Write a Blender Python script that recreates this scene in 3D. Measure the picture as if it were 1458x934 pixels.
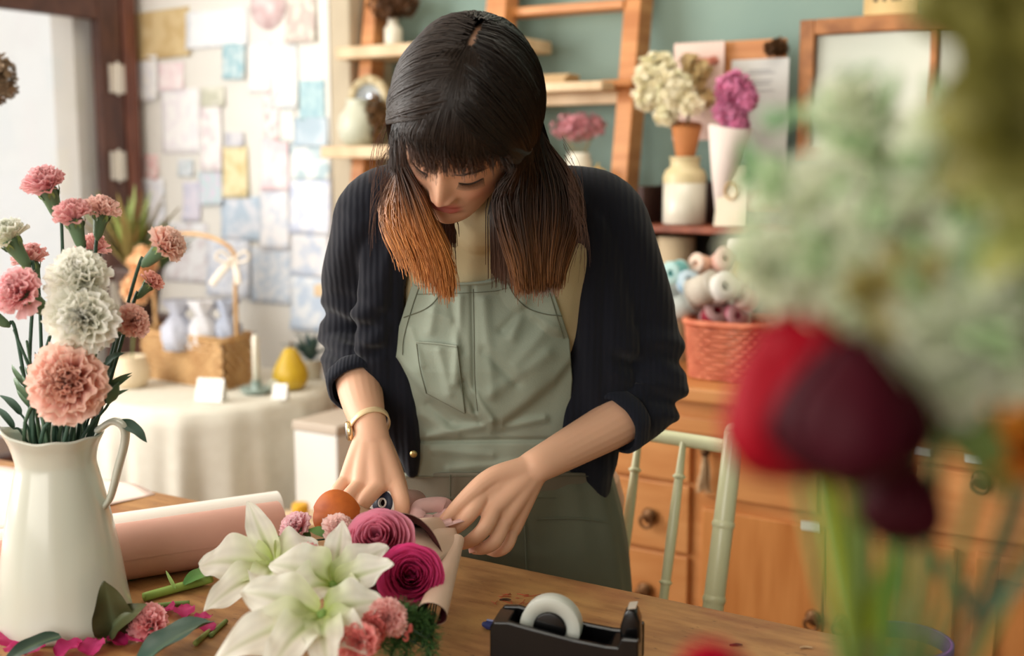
import bpy, math, random
import numpy as np
from mathutils import Vector, Matrix, Euler, Quaternion
random.seed(7); rng = np.random.default_rng(7)
for o in list(bpy.data.objects): bpy.data.objects.remove(o)
SC = bpy.context.scene; COL = SC.collection
PI = math.pi
# ------------------------------------------------------------------ camera
FPX = 1700.0; CAMZ = 1.32; PITCH = math.radians(7.93)
cam = bpy.data.objects.new('camera', bpy.data.cameras.new('camera')); COL.objects.link(cam)
cam.location = (0, 0, CAMZ); cam.rotation_euler = (PI/2 - PITCH, 0, 0)
cam.data.sensor_width = 36; cam.data.lens = FPX/1458*36
cam.data.clip_start = 0.02
cam.data.dof.use_dof = True; cam.data.dof.focus_distance = 1.50; cam.data.dof.aperture_fstop = 2.7
SC.camera = cam
# ------------------------------------------------------------------ light
def s2l(c):
    c = c/255.0
    return c/12.92 if c <= 0.04045 else ((c+0.055)/1.055)**2.4
def rgb(r, g, b): return (s2l(r), s2l(g), s2l(b), 1)
w = bpy.data.worlds.new('world'); SC.world = w; w.use_nodes = True
bg = w.node_tree.nodes['Background']
bg.inputs['Color'].default_value = (1.0, 0.965, 0.90, 1); bg.inputs['Strength'].default_value = 0.95
SC.view_settings.view_transform = 'Standard'; SC.view_settings.look = 'None'
SC.view_settings.gamma = 1; SC.view_settings.use_curve_mapping = False
SC.view_settings.exposure = 0.0
def area(name, loc, target, sx, sy, power, col, spread=PI):
    l = bpy.data.lights.new(name, 'AREA'); l.shape = 'RECTANGLE'; l.size = sx; l.size_y = sy
    l.energy = power; l.color = col; l.spread = spread
    o = bpy.data.objects.new(name, l); COL.objects.link(o); o.location = loc
    o.rotation_euler = (Vector(target)-Vector(loc)).to_track_quat('-Z', 'Y').to_euler()
    return o
# ------------------------------------------------------------------ space helpers
cp, sp = math.cos(PITCH), math.sin(PITCH)
def ray(px, py):
    a = (px-729.0)/FPX; b = (467.0-py)/FPX
    return Vector((a, cp + b*sp, -sp + b*cp))
def P(px, py, Y):
    d = ray(px, py); return Vector((0, 0, CAMZ)) + d*(Y/d.y)
def T(px, py, z=0.78):
    d = ray(px, py); return Vector((0, 0, CAMZ)) + d*((z-CAMZ)/d.z)
TH = math.radians(32)
U = Vector((math.cos(TH), -math.sin(TH), 0)); V = Vector((math.sin(TH), math.cos(TH), 0)); O0 = Vector((.34, 2.5, 0))
def UV(u, v, z): return O0 + U*u + V*v + Vector((0, 0, z))
def F(px, py, voff):
    """pixel seen on the plane v = voff of the room frame -> (u, z)"""
    d = ray(px, py); c = Vector((0, 0, CAMZ))
    t = (voff - (c-O0).dot(V))/d.dot(V); p = c + d*t
    return (p-O0).dot(U), p.z
def FW(px, py, voff):
    u, z = F(px, py, voff); return UV(u, voff, z)
def L(px, py, uoff):
    """pixel on the plane u = uoff"""
    d = ray(px, py); c = Vector((0, 0, CAMZ))
    t = (uoff - (c-O0).dot(U))/d.dot(U); p = c + d*t
    return (p-O0).dot(V), p.z
RM = Matrix((( U.x, V.x, 0), (U.y, V.y, 0), (0, 0, 1)))   # room frame rotation
# ------------------------------------------------------------------ materials
def mat(name, col, rough=.6, metal=0, col2=None, nscale=8, stretch=(1, 1, 1), bump=0, bscale=60, spec=.4, sss=0, trans=0,
        attr=None, wave=None, coat=0, emit=None, sheen=0, detail=3, contrast=(.35, .65), rot=0, coords='Object'):
    m = bpy.data.materials.new(name); m.use_nodes = True; nt = m.node_tree; N = nt.nodes; Lk = nt.links
    b = N['Principled BSDF']; out = N['Material Output']
    b.inputs['Base Color'].default_value = col
    b.inputs['Roughness'].default_value = rough; b.inputs['Metallic'].default_value = metal
    b.inputs['Specular IOR Level'].default_value = spec
    b.inputs['Coat Weight'].default_value = coat; b.inputs['Coat Roughness'].default_value = .1
    b.inputs['Sheen Weight'].default_value = sheen
    tc = N.new('ShaderNodeTexCoord'); mp = N.new('ShaderNodeMapping'); Lk.new(tc.outputs[coords], mp.inputs['Vector'])
    mp.inputs['Scale'].default_value = stretch; mp.inputs['Rotation'].default_value = (0, 0, rot)
    csock = None
    if attr:
        a = N.new('ShaderNodeAttribute'); a.attribute_name = attr; csock = a.outputs['Color']
    if col2:
        n = N.new('ShaderNodeTexNoise'); n.inputs['Scale'].default_value = nscale; n.inputs['Detail'].default_value = detail
        Lk.new(mp.outputs[0], n.inputs['Vector'])
        r = N.new('ShaderNodeMapRange'); r.inputs['From Min'].default_value = contrast[0]; r.inputs['From Max'].default_value = contrast[1]
        Lk.new(n.outputs['Fac'], r.inputs['Value'])
        mx = N.new('ShaderNodeMix'); mx.data_type = 'RGBA'; Lk.new(r.outputs[0], mx.inputs['Factor'])
        mx.inputs['A'].default_value = col; mx.inputs['B'].default_value = col2
        if csock:
            mm = N.new('ShaderNodeMix'); mm.data_type = 'RGBA'; mm.blend_type = 'MULTIPLY'; mm.inputs['Factor'].default_value = 1
            Lk.new(csock, mm.inputs['A']); Lk.new(mx.outputs['Result'], mm.inputs['B']); csock = mm.outputs['Result']
        else: csock = mx.outputs['Result']
    if csock: Lk.new(csock, b.inputs['Base Color'])
    hs = None
    if bump:
        n2 = N.new('ShaderNodeTexNoise'); n2.inputs['Scale'].default_value = bscale; n2.inputs['Detail'].default_value = 4
        Lk.new(mp.outputs[0], n2.inputs['Vector']); hs = n2.outputs['Fac']
    if wave:
        wv = N.new('ShaderNodeTexWave'); wv.bands_direction = wave[0]; wv.inputs['Scale'].default_value = wave[1]; wv.inputs['Distortion'].default_value = wave[2]
        Lk.new(mp.outputs[0], wv.inputs['Vector']); hs = wv.outputs['Fac']; bump = bump or wave[3]
    if hs:
        bm = N.new('ShaderNodeBump'); bm.inputs['Strength'].default_value = bump; bm.inputs['Distance'].default_value = .002
        Lk.new(hs, bm.inputs['Height']); Lk.new(bm.outputs[0], b.inputs['Normal'])
    if sss:
        b.inputs['Subsurface Weight'].default_value = sss; b.inputs['Subsurface Radius'].default_value = (1, .35, .2); b.inputs['Subsurface Scale'].default_value = .008
    if emit:
        b.inputs['Emission Color'].default_value = emit[0]; b.inputs['Emission Strength'].default_value = emit[1]
    if trans:
        t = N.new('ShaderNodeBsdfTranslucent'); ms = N.new('ShaderNodeMixShader'); ms.inputs[0].default_value = trans
        if csock: Lk.new(csock, t.inputs['Color'])
        else: t.inputs['Color'].default_value = col
        Lk.new(b.outputs[0], ms.inputs[1]); Lk.new(t.outputs[0], ms.inputs[2]); Lk.new(ms.outputs[0], out.inputs['Surface'])
    return m
def glassmat(name, col=(1, 1, 1, 1), mixf=.12):
    m = bpy.data.materials.new(name); m.use_nodes = True; nt = m.node_tree; N = nt.nodes; Lk = nt.links
    b = N['Principled BSDF']; N.remove(b)
    t = N.new('ShaderNodeBsdfTransparent'); t.inputs[0].default_value = col
    g = N.new('ShaderNodeBsdfGlossy'); g.inputs['Roughness'].default_value = .03
    mx = N.new('ShaderNodeMixShader'); mx.inputs[0].default_value = mixf
    Lk.new(t.outputs[0], mx.inputs[1]); Lk.new(g.outputs[0], mx.inputs[2]); Lk.new(mx.outputs[0], N['Material Output'].inputs['Surface'])
    return m
# ------------------------------------------------------------------ mesh builder
def catmull(pts, sub):
    pts = [np.array(p, float) for p in pts]
    if sub <= 1 or len(pts) < 3: return pts
    out = []
    ext = [2*pts[0]-pts[1]] + pts + [2*pts[-1]-pts[-2]]
    for i in range(1, len(ext)-2):
        p0, p1, p2, p3 = ext[i-1:i+3]
        for k in range(sub):
            t = k/sub
            out.append(.5*((2*p1)+(-p0+p2)*t+(2*p0-5*p1+4*p2-p3)*t*t+(-p0+3*p1-3*p2+p3)*t**3))
    out.append(pts[-1]); return out
class MB:
    def __init__(s): s.v = []; s.f = []; s.c = []
    def add(s, vs, fs, col=(1, 1, 1)):
        n = len(s.v); s.v += [tuple(v) for v in vs]
        s.f += [tuple(i+n for i in f) for f in fs]
        if isinstance(col, (list, np.ndarray)) and len(col) == len(vs) and hasattr(col[0], '__len__'): s.c += [tuple(c)[:3] for c in col]
        else: s.c += [tuple(col)[:3]]*len(vs)
        return s
    def box(s, c, size, rot=None, col=(1, 1, 1)):
        c = Vector(c); h = Vector(size)/2; R = rot if rot is not None else Matrix.Identity(3)
        vs = [c + R @ Vector((x*h.x, y*h.y, z*h.z)) for x in (-1, 1) for y in (-1, 1) for z in (-1, 1)]
        return s.add(vs, [(0, 1, 3, 2), (4, 6, 7, 5), (0, 4, 5, 1), (2, 3, 7, 6), (0, 2, 6, 4), (1, 5, 7, 3)], col)
    def tube(s, pts, rad, n=10, sub=1, cap='round', up=None, col=(1, 1, 1), wob=None):
        """rad: number or list of numbers or (a, b) pairs; a along 'up x t', b along up"""
        m = len(pts)
        if not hasattr(rad, '__len__'): rad = [rad]*m
        rad = [r if hasattr(r, '__len__') else (r, r) for r in rad]
        data = [np.concatenate([np.array(p, float)[:3], np.array(r, float)]) for p, r in zip(pts, rad)]
        hascol = isinstance(col, list)
        if hascol: data = [np.concatenate([d, np.array(c[:3], float)]) for d, c in zip(data, col)]
        data = catmull(data, sub)
        C = [Vector(d[:3]) for d in data]; A = [max(d[3], 1e-5) for d in data]; B = [max(d[4], 1e-5) for d in data]
        K = len(C); tang = []
        for i in range(K):
            t = C[min(i+1, K-1)] - C[max(i-1, 0)]
            if t.length < 1e-9: t = Vector((0, 0, 1))
            tang.append(t.normalized())
        nrm = Vector(up) if up is not None else (Vector((0, 0, 1)) if abs(tang[0].z) < .9 else Vector((0, 1, 0)))
        rings = []
        cols = []
        def ring(c, t, nr, a, b, cl):
            bx = t.cross(nr)
            rings.append([c + bx*(a*math.cos(2*PI*k/n)) + nr*(b*math.sin(2*PI*k/n)) for k in range(n)]); cols.append(cl)
        frames = []
        for i in range(K):
            if up is not None: nrm = Vector(up)
            nrm = (nrm - tang[i]*nrm.dot(tang[i]))
            if nrm.length < 1e-6: nrm = tang[i].orthogonal()
            nrm.normalize(); frames.append(nrm.copy())
        cf = lambda i: tuple(data[i][5:8]) if hascol else tuple(col)[:3]
        if cap == 'round':
            for a in (75, 50, 25):
                r = math.radians(a); ring(C[0]-tang[0]*(min(A[0], B[0])*math.sin(r)), tang[0], frames[0], A[0]*math.cos(r), B[0]*math.cos(r), cf(0))
        for i in range(K): ring(C[i], tang[i], frames[i], A[i], B[i], cf(i))
        if cap == 'round':
            for a in (25, 50, 75):
                r = math.radians(a); ring(C[-1]+tang[-1]*(min(A[-1], B[-1])*math.sin(r)), tang[-1], frames[-1], A[-1]*math.cos(r), B[-1]*math.cos(r), cf(K-1))
        vs = [p for r in rings for p in r]; cl = [c for c in cols for _ in range(n)]; fs = []
        for i in range(len(rings)-1):
            for k in range(n):
                k2 = (k+1) % n; fs.append((i*n+k, i*n+k2, (i+1)*n+k2, (i+1)*n+k))
        if cap:
            fs.append(tuple(range(n))[::-1]); fs.append(tuple((len(rings)-1)*n+k for k in range(n)))
        return s.add(vs, fs, cl)
    def lathe(s, prof, n=32, c=(0, 0, 0), R=None, col=(1, 1, 1), cap=True, fn=None):
        c = Vector(c); R = R or Matrix.Identity(3); vs = []; fs = []
        for (r, z) in prof:
            for k in range(n):
                a = 2*PI*k/n; rr = r*(fn(a, z) if fn else 1)
                vs.append(c + R @ Vector((rr*math.cos(a), rr*math.sin(a), z)))
        m = len(prof)
        for i in range(m-1):
            for k in range(n):
                k2 = (k+1) % n; fs.append((i*n+k, i*n+k2, (i+1)*n+k2, (i+1)*n+k))
        if cap: fs.append(tuple(range(n))[::-1]); fs.append(tuple((m-1)*n+k for k in range(n)))
        return s.add(vs, fs, col)
    def grid(s, fn, nu, nv, col=(1, 1, 1), cfn=None, thick=0, closeu=False):
        vs = [Vector(fn(i/(nu-1), j/(nv-1))) for i in range(nu) for j in range(nv)]
        cl = [cfn(i/(nu-1), j/(nv-1)) for i in range(nu) for j in range(nv)] if cfn else col
        fs = [(i*nv+j, (i+1)*nv+j, (i+1)*nv+j+1, i*nv+j+1) for i in range(nu-1) for j in range(nv-1)]
        if thick:
            A = np.array([list(v) for v in vs]).reshape(nu, nv, 3)
            du = np.gradient(A, axis=0); dv = np.gradient(A, axis=1); nn = np.cross(du, dv); nn /= (np.linalg.norm(nn, axis=2, keepdims=True)+1e-12)
            B = (A - nn*thick).reshape(-1, 3); n0 = len(vs)
            vs = vs + [Vector(b) for b in B]
            fs2 = [tuple(n0+q for q in f[::-1]) for f in fs]; fs = fs + fs2
            def idx(i, j): return i*nv+j
            bd = [idx(i, 0) for i in range(nu)] + [idx(nu-1, j) for j in range(1, nv)] + [idx(i, nv-1) for i in range(nu-2, -1, -1)] + [idx(0, j) for j in range(nv-2, 0, -1)]
            for a, b in zip(bd, bd[1:]+bd[:1]): fs.append((b, a, a+n0, b+n0))
            if cfn: cl = cl + cl
        return s.add(vs, fs, cl)
    def prism(s, poly, depthvec, col=(1, 1, 1)):
        n = len(poly); d = Vector(depthvec); vs = [Vector(p) for p in poly] + [Vector(p)+d for p in poly]
        fs = [tuple(range(n))[::-1], tuple(range(n, 2*n))] + [(k, (k+1) % n, (k+1) % n+n, k+n) for k in range(n)]
        return s.add(vs, fs, col)
    def mesh(s, name):
        me = bpy.data.meshes.new(name); me.from_pydata(s.v, [], s.f); me.update()
        ca = me.color_attributes.new('col', 'FLOAT_COLOR', 'POINT')
        arr = np.ones((len(s.v), 4), np.float32); arr[:, :3] = np.array(s.c, np.float32).reshape(-1, 3); ca.data.foreach_set('color', arr.ravel())
        return me
    def build(s, name, m, parent=None, smooth=True, bevel=0, local=False, label=None, subsurf=0, solid=0, seg=2):
        me = s.mesh(name)
        return link(me, name, m, parent, smooth, bevel, local, label, subsurf, solid, seg)
def link(me, name, m, parent=None, smooth=True, bevel=0, local=False, label=None, subsurf=0, solid=0, seg=2):
    o = bpy.data.objects.new(name, me); COL.objects.link(o)
    if m: me.materials.append(m)
    if smooth:
        me.polygons.foreach_set('use_smooth', [True]*len(me.polygons))
    if bevel:
        b = o.modifiers.new('b', 'BEVEL'); b.width = bevel; b.segments = seg; b.limit_method = 'ANGLE'; b.angle_limit = .6
    if solid:
        b = o.modifiers.new('s', 'SOLIDIFY'); b.thickness = solid
    if subsurf:
        b = o.modifiers.new('u', 'SUBSURF'); b.levels = subsurf; b.render_levels = subsurf
    if parent is not None:
        o.parent = parent
        if not local: o.matrix_parent_inverse = wmat(parent).inverted()
    if label: o['label'] = label
    return o
def wmat(o):
    M = Matrix.LocRotScale(o.location, o.rotation_euler, o.scale)
    return (wmat(o.parent) @ o.matrix_parent_inverse @ M) if o.parent else M
def tag(o, label, cat, group=None, kind=None):
    if label: o['label'] = label
    if cat: o['category'] = cat
    if group: o['group'] = group
    if kind: o['kind'] = kind
    return o
def thing(name, label, cat, loc=(0, 0, 0), rotz=0, group=None):
    o = bpy.data.objects.new(name, None); COL.objects.link(o); o.location = loc; o.rotation_euler = (0, 0, rotz)
    o.empty_display_size = .02
    return tag(o, label, cat, group)
def struct(o): o['kind'] = 'structure'; return o
def kids(o): return [c for c in bpy.data.objects if c.parent == o]
def dup(root, label=None, group=None, parent=None):
    r = root.copy(); COL.objects.link(r)
    if parent is not None: r.parent = parent
    for c in kids(root): dup(c, parent=r)
    if label: r['label'] = label
    if group: r['group'] = group
    return r
def facebox(mb, x0, y0, x1, y1, voff, thick, col=(1, 1, 1), grow=0):
    """box on the plane v=voff whose face corners are seen at these pixels (mid lines used), thickness towards the room (-v)"""
    xm, ym = (x0+x1)/2, (y0+y1)/2
    u0, _ = F(x0, ym, voff); u1, _ = F(x1, ym, voff); _, z0 = F(xm, y1, voff); _, z1 = F(xm, y0, voff)
    mb.box(UV((u0+u1)/2, voff-thick/2, (z0+z1)/2), (abs(u1-u0)+grow, thick, abs(z1-z0)+grow), RM, col)
    return (u0, u1, z0, z1)
def ubox(mb, u0, u1, v0, v1, z0, z1, col=(1, 1, 1)):
    return mb.box(UV((u0+u1)/2, (v0+v1)/2, (z0+z1)/2), (abs(u1-u0), abs(v1-v0), abs(z1-z0)), RM, col)
# ================================================================== window daylight and added fill lights
area('window_daylight', (-2.22, 2.02, 1.65), (0.2, 1.55, 1.0), 1.7, 1.6, 78, (1.0, .975, .93))
area('front_fill_light', tuple(UV(.1, -3.75, 1.7)), (0.2, 2.4, 1.0), 2.2, 1.4, 40, (1.0, .95, .86))  # fill light added behind the camera to lift the chair, source unseen
area('back_room_fill', (.3, 2.25, 2.8), (.3, 2.25, 0), 1.6, .8, 16, (1.0, .93, .80))  # overhead fill added to brighten the cabinet and back of the room
# ================================================================== materials of the room
M_green = mat('sage_paint', rgb(136, 158, 148), .75, col2=rgb(124, 148, 140), nscale=2.5)
M_white = mat('white_plaster', rgb(230, 228, 222), .8, col2=rgb(222, 220, 214), nscale=4)
M_beige = mat('beige_plaster', rgb(196, 184, 160), .8, col2=rgb(186, 173, 150), nscale=5)
M_floor = mat('floor_boards', rgb(150, 105, 70), .5, col2=rgb(110, 75, 48), nscale=6, stretch=(1, 8, 1), rot=TH)
M_ceil = mat('ceiling_paint', rgb(225, 218, 205), .9)
M_dkwood = mat('dark_brown_frame_wood', rgb(92, 58, 46), .45, col2=rgb(70, 42, 34), nscale=10, stretch=(4, 4, 1))
M_redwood = mat('red_brown_jamb_wood', rgb(122, 74, 58), .45, col2=rgb(98, 56, 44), nscale=10, stretch=(4, 4, 1))
M_steel = mat('hinge_steel', rgb(205, 198, 186), .4, .5)
M_orange = mat('orange_teak', rgb(206, 143, 88), .42, col2=rgb(178, 112, 60), nscale=5, stretch=(1, 1, 7), rot=0, bump=.1)
M_cab = mat('honey_cabinet_wood', rgb(216, 154, 96), .42, col2=rgb(190, 122, 66), nscale=3.2, stretch=(1.2, 1.2, 7), bump=.1, bscale=30, contrast=(.3, .7))
M_cabdoor = mat('honey_door_wood', rgb(212, 144, 82), .4, col2=rgb(184, 114, 56), nscale=3, stretch=(8, 8, 1.1), bump=.1, bscale=30, contrast=(.3, .7))
M_cabdark = mat('cabinet_gap', rgb(70, 40, 22), .7)
M_shelf = mat('pale_shelf_wood', rgb(222, 196, 160), .5, col2=rgb(205, 176, 138), nscale=5, stretch=(1, 6, 1))
M_hutch = mat('mahogany_hutch', rgb(150, 84, 60), .45, col2=rgb(118, 62, 44), nscale=5, stretch=(1, 6, 1))
M_hutchdk = mat('dark_hutch_back', rgb(58, 32, 26), .6)
M_mirror = mat('old_mirror', rgb(190, 190, 176), .28, .35, col2=rgb(180, 184, 172), nscale=3)
M_bronze = mat('ring_pull_bronze', rgb(120, 86, 56), .4, .7)
M_papw = mat('white_card', rgb(240, 238, 232), .7)
# ================================================================== structure
VB = .47
VP = .28                                       # papered wall
uP1, _ = F(474, 300, VP); uC, _ = F(193, 200, VP)
mb = MB(); mb.box((0, 1.2, -.02), (9, 9, .04)); struct(mb.build('floor', M_floor, smooth=False))
mb = MB(); mb.box((0, 1.9, 2.87), (9, 6.6, .04)); struct(mb.build('ceiling', M_ceil, smooth=False))
mb = MB(); ubox(mb, uP1, 3.4, VB, VB+.1, 0, 2.85); struct(mb.build('wall_back', M_green, smooth=False))
mb = MB(); ubox(mb, uC-.06, uP1-.002, VP, VP+.12, 0, 2.85); struct(mb.build('wall_back_papered', M_white, smooth=False))
mb = MB(); ubox(mb, uP1-.001, uP1+.07, VP+.001, VB+.03, 0, 2.85); struct(mb.build('trim_1', M_beige, smooth=False, bevel=.008))
mb = MB(); ubox(mb, 3.3, 3.4, -3.9, VB, 0, 2.85); struct(mb.build('wall_right', M_green, smooth=False))
mb = MB(); ubox(mb, -2.3, -1.2, -3.9, -3.8, 0, 2.85); ubox(mb, 1.9, 3.3, -3.9, -3.8, 0, 2.85); ubox(mb, -1.2, 1.9, -3.9, -3.8, 0, .5); ubox(mb, -1.2, 1.9, -3.9, -3.8, 2.55, 2.85); struct(mb.build('wall_front', M_beige, smooth=False))
# window wall: plane u = uC, runs along -v.  jamb, casement leaf
def lbox(mb, v0, v1, z0, z1, u0, u1): return ubox(mb, u0, u1, v0, v1, z0, z1)
v_jr, _ = L(194, 120, uC+.05)
v_j0, _ = L(176, 120, uC+.05)
v_l1, _ = L(174, 120, uC+.05); v_l0, _ = L(142, 120, uC+.05)
ztop = L(100, 12, uC+.05)[1]
zt2 = 1.78
vfar = v_l0-1.15
mb = MB(); lbox(mb, VP-.2, VP+.1, 0, 2.85, uC-.12, uC-.02); lbox(mb, -.55, VP-.19, 1.98, 2.85, uC-.12, uC-.02); lbox(mb, -.8, -.55, 0, 2.85, uC-.12, uC-.02)
lbox(mb, -.56, VP-.19, 0, .30, uC-.12, uC-.02); lbox(mb, -3.9, -2.6, 0, 2.85, uC-.12, uC-.02)
lbox(mb, -2.61, -.79, 0, .75, uC-.12, uC-.02); lbox(mb, -2.61, -.79, 2.5, 2.85, uC-.12, uC-.02)
struct(mb.build('wall_left', M_white, smooth=False))
mb = MB()
lbox(mb, v_j0, v_jr, .28, 2.02, uC-.02, uC+.06)                       # jamb
lbox(mb, -.57, v_j0, 1.93, 2.02, uC-.02, uC+.04); lbox(mb, -.60, -.55, .28, 2.02, uC-.02, uC+.04)
j = struct(mb.build('window_1', M_redwood, smooth=False, bevel=.004))
leaf = MB()
zl, zh = .42, L(120, 5, uC+.05)[1]
# leaf frame: right stile, top rail, bottom rail, left stile
zrail_t = L(140, -28, uC+.05)[1]; zrail_b = L(140, 28, uC+.05)[1]
lbox(leaf, v_l0, v_l1, zl, zrail_t, uC+.02, uC+.055)
lbox(leaf, -.52, v_l0, zrail_b, zrail_t, uC+.02, uC+.055)
lbox(leaf, -.52, v_l0, zl, zl+.08, uC+.02, uC+.055)
lbox(leaf, -.54, -.47, zl, zrail_t, uC+.02, uC+.055)
leaf.build('window_sash', M_dkwood, j, smooth=False, bevel=.004)
mb = MB(); lbox(mb, -.50, v_l0+.01, zl+.06, zrail_b+.02, uC+.035, uC+.039); mb.build('window_pane', glassmat('window_glass', (1, 1, 1, 1), .04), j, smooth=False)
for (hx, hy) in ((166, 112), (168, 236), (168, 420)):
    v, z = L(hx, hy, uC+.06)
    mb = MB(); lbox(mb, v-.028, v+.028, z-.042, z+.042, uC+.058, uC+.064); mb.tube([UV(uC+.066, v, z-.045), UV(uC+.066, v, z+.045)], .006)
    mb.build('hinge', M_steel, j, smooth=False, label='pale steel hinge')
# pinned papers on the papered wall
paps = [  # x0,y0,x1,y1, colour, colour2, label, tilt
 (190, 22, 268, 78, (212, 190, 145), (198, 172, 124), 'crumpled kraft paper sheet pinned high beside the window frame', .03),
 (357, -8, 408, 24, (228, 200, 200), (205, 170, 172), 'pink round card cut off by the top edge, on the papered wall', 0),
 (411, -10, 450, 56, (214, 208, 190), (188, 168, 160), 'tall brownish floral print at the top right of the papered wall', 0),
 (320, 66, 350, 110, (176, 204, 212), (128, 176, 192), 'teal picture card pinned below the kraft sheet, high on the papered wall', -.05),
 (428, 118, 462, 168, (178, 206, 212), (156, 190, 202), 'pale teal print near the right edge of the papered wall', 0),
 (422, 170, 466, 206, (142, 172, 192), (182, 200, 214), 'grey blue landscape postcard below the pale teal print', 0),
 (320, 212, 354, 278, (228, 208, 150), (206, 180, 112), 'yellow ochre card pinned in the middle of the papered wall', .02),
 (324, 190, 348, 208, (196, 196, 206), (170, 172, 186), 'small grey lilac strip right above the yellow card', 0),
 (204, 222, 226, 254, (240, 208, 206), (232, 160, 160), 'white note with a red pink blot near the window frame', 0),
 (228, 92, 262, 126, (240, 226, 228), (236, 210, 216), 'square pinkish note under the kraft sheet', 0),
 (290, 126, 320, 150, (212, 212, 192), (180, 182, 160), 'small olive grey photo left of centre of the papered wall', 0),
 (288, 152, 318, 240, (236, 234, 232), (214, 200, 206), 'tall pale note with mauve sketch under the olive photo', 0),
 (356, 66, 386, 128, (238, 234, 232), (222, 226, 230), 'blank white sheet right of the teal picture card', 0),
 (386, 70, 424, 150, (234, 238, 238), (214, 222, 226), 'tall white sheet with grey edge, upper right area', 0),
 (378, 134, 400, 196, (240, 228, 226), (222, 176, 178), 'narrow note with small red marks right of centre', 0),
 (376, 200, 412, 268, (240, 222, 226), (228, 196, 204), 'pink tinted sheet right of the yellow card', 0),
 (414, 206, 468, 254, (228, 232, 230), (158, 186, 196), 'print with scattered blue and yellow dots under the landscape postcard', 0),
 (416, 258, 470, 330, (226, 230, 242), (196, 206, 232), 'pale blue lilac poster at lower right of the papered wall', 0),
 (256, 228, 276, 250, (170, 186, 196), (206, 212, 220), 'tiny dark blue stamp card near the green plant', 0),
 (286, 246, 318, 290, (168, 196, 206), (204, 190, 214), 'aqua print left of the yellow card', .04),
 (262, 262, 286, 312, (204, 200, 220), (176, 182, 208), 'lavender card behind the green plant', 0),
 (318, 282, 372, 340, (208, 216, 232), (168, 190, 214), 'blue patterned sheet under the yellow card', 0),
 (374, 272, 412, 352, (232, 232, 238), (204, 212, 228), 'white sheet with blue print low on the papered wall', 0),
 (300, 344, 356, 420, (222, 228, 240), (188, 200, 222), 'large pale blue sheet just above the wicker basket', 0),
 (360, 356, 414, 430, (208, 216, 228), (176, 194, 216), 'slate blue patterned sheet above the candle', 0),
 (418, 336, 468, 392, (222, 222, 226), (176, 190, 214), 'grey and blue print by the pilaster, lower part of the wall', 0),
 (418, 396, 468, 470, (168, 190, 218), (222, 228, 236), 'blue and white pattern sheet behind the yellow pear', 0),
 (196, 84, 226, 140, (240, 240, 240), (228, 230, 238), 'white paper slip under the left half of the kraft sheet', 0),
 (232, 132, 284, 214, (240, 240, 242), (232, 226, 234), 'big plain white sheet left of the tall pale note', 0),
 (270, 20, 350, 62, (232, 236, 240), (222, 228, 236), 'wide bluish white sheet right of the kraft sheet', 0),
 (400, 160, 420, 200, (236, 236, 230), (196, 210, 206), 'narrow greenish note left of the landscape postcard', 0),
 (200, 258, 236, 330, (238, 238, 244), (220, 226, 240), 'pale sheet half hidden behind the green plant', 0),
 (236, 320, 296, 400, (228, 230, 236), (206, 200, 206), 'off white sheet behind the bow, above the basket', 0),
]
for i, (x0, y0, x1, y1, c1, c2, lab, tilt) in enumerate(paps):
    if i not in (0, 4): c1 = tuple(int(.68*a+.32*240) for a in c1); c2 = tuple(int(.78*a+.22*240) for a in c2)
    m = mat('printed_paper_%d' % i, rgb(*c1), .7, col2=rgb(*c2), nscale=18+(i % 5)*7, contrast=(.45, .6), detail=2)
    th_ = .001+.0016*(i % 4)
    u0, z1 = F(x0, y0, VP); u1, z0 = F(x1, y1, VP)
    if i == 1:
        mb = MB(); mb.lathe([(.001, 0), (abs(u1-u0)/2, 0), (abs(u1-u0)/2, th_), (.001, th_)], 28, UV((u0+u1)/2, VP-.001, (z0+z1)/2), RM @ Matrix.Rotation(PI/2, 3, 'X'))
    else:
        mb = MB()
        cu, cz = (u0+u1)/2, (z0+z1)/2; hu, hz = abs(u1-u0)*.56, abs(z1-z0)*.56
        rg = random.Random(i); curl = [rg.uniform(0, .012) for _ in range(4)]
        wv = [rg.uniform(-.5, .5) for _ in range(3)]
        def fn(a, b):
            x = (a*2-1)*hu; z = (b*2-1)*hz
            xx = x*math.cos(tilt)-z*math.sin(tilt); zz = x*math.sin(tilt)+z*math.cos(tilt)
            k = (1-b)**3*(curl[0]*(1-a)**2+curl[1]*a**2) + .002*math.sin(5*a+wv[0]*6)*b*(1-b)
            ed = .0012*math.sin(23*b+wv[1]*9)*(1 if a in (0, 1) else 0)
            return UV(cu+xx+ed, VP-.0006-th_-k, cz+zz)
        mb.grid(fn, 9, 9, thick=-.0005)
    tag(mb.build('pinned_paper', m, smooth=True), lab, 'paper', 'papers pinned on the white wall')
# ================================================================== ladder shelves against the sage wall
M_jarw = mat('glazed_white', rgb(228, 224, 208), .3, coat=.2, col2=rgb(214, 208, 190), nscale=4)
M_sagevase = mat('pale_sage_glaze', rgb(206, 208, 190), .35, col2=rgb(188, 192, 172), nscale=5)
M_dry = mat('dried_brown', rgb(128, 92, 52), .9, col2=rgb(84, 58, 38), nscale=40)
M_drydk = mat('dried_dark', rgb(66, 46, 36), .9)
M_cream = mat('cream_petal', rgb(240, 232, 200), .8, trans=.25, attr='col')
M_leafg = mat('fresh_leaf', rgb(92, 122, 66), .5, trans=.15, attr='col')
M_attr = mat('petal', (1, 1, 1, 1), .55, trans=.3, attr='col', spec=.25)
M_matte = mat('matte_coloured', (1, 1, 1, 1), .7, attr='col')
def C(r, g, b): return rgb(r, g, b)[:3]
def solve_v(px, py, u, lo=-2.2, hi=.46):
    for _ in range(50):
        m = (lo+hi)/2
        if F(px, py, m)[0] > u: lo, hi = lo, m
        else: lo, hi = m, hi
    return m
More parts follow.
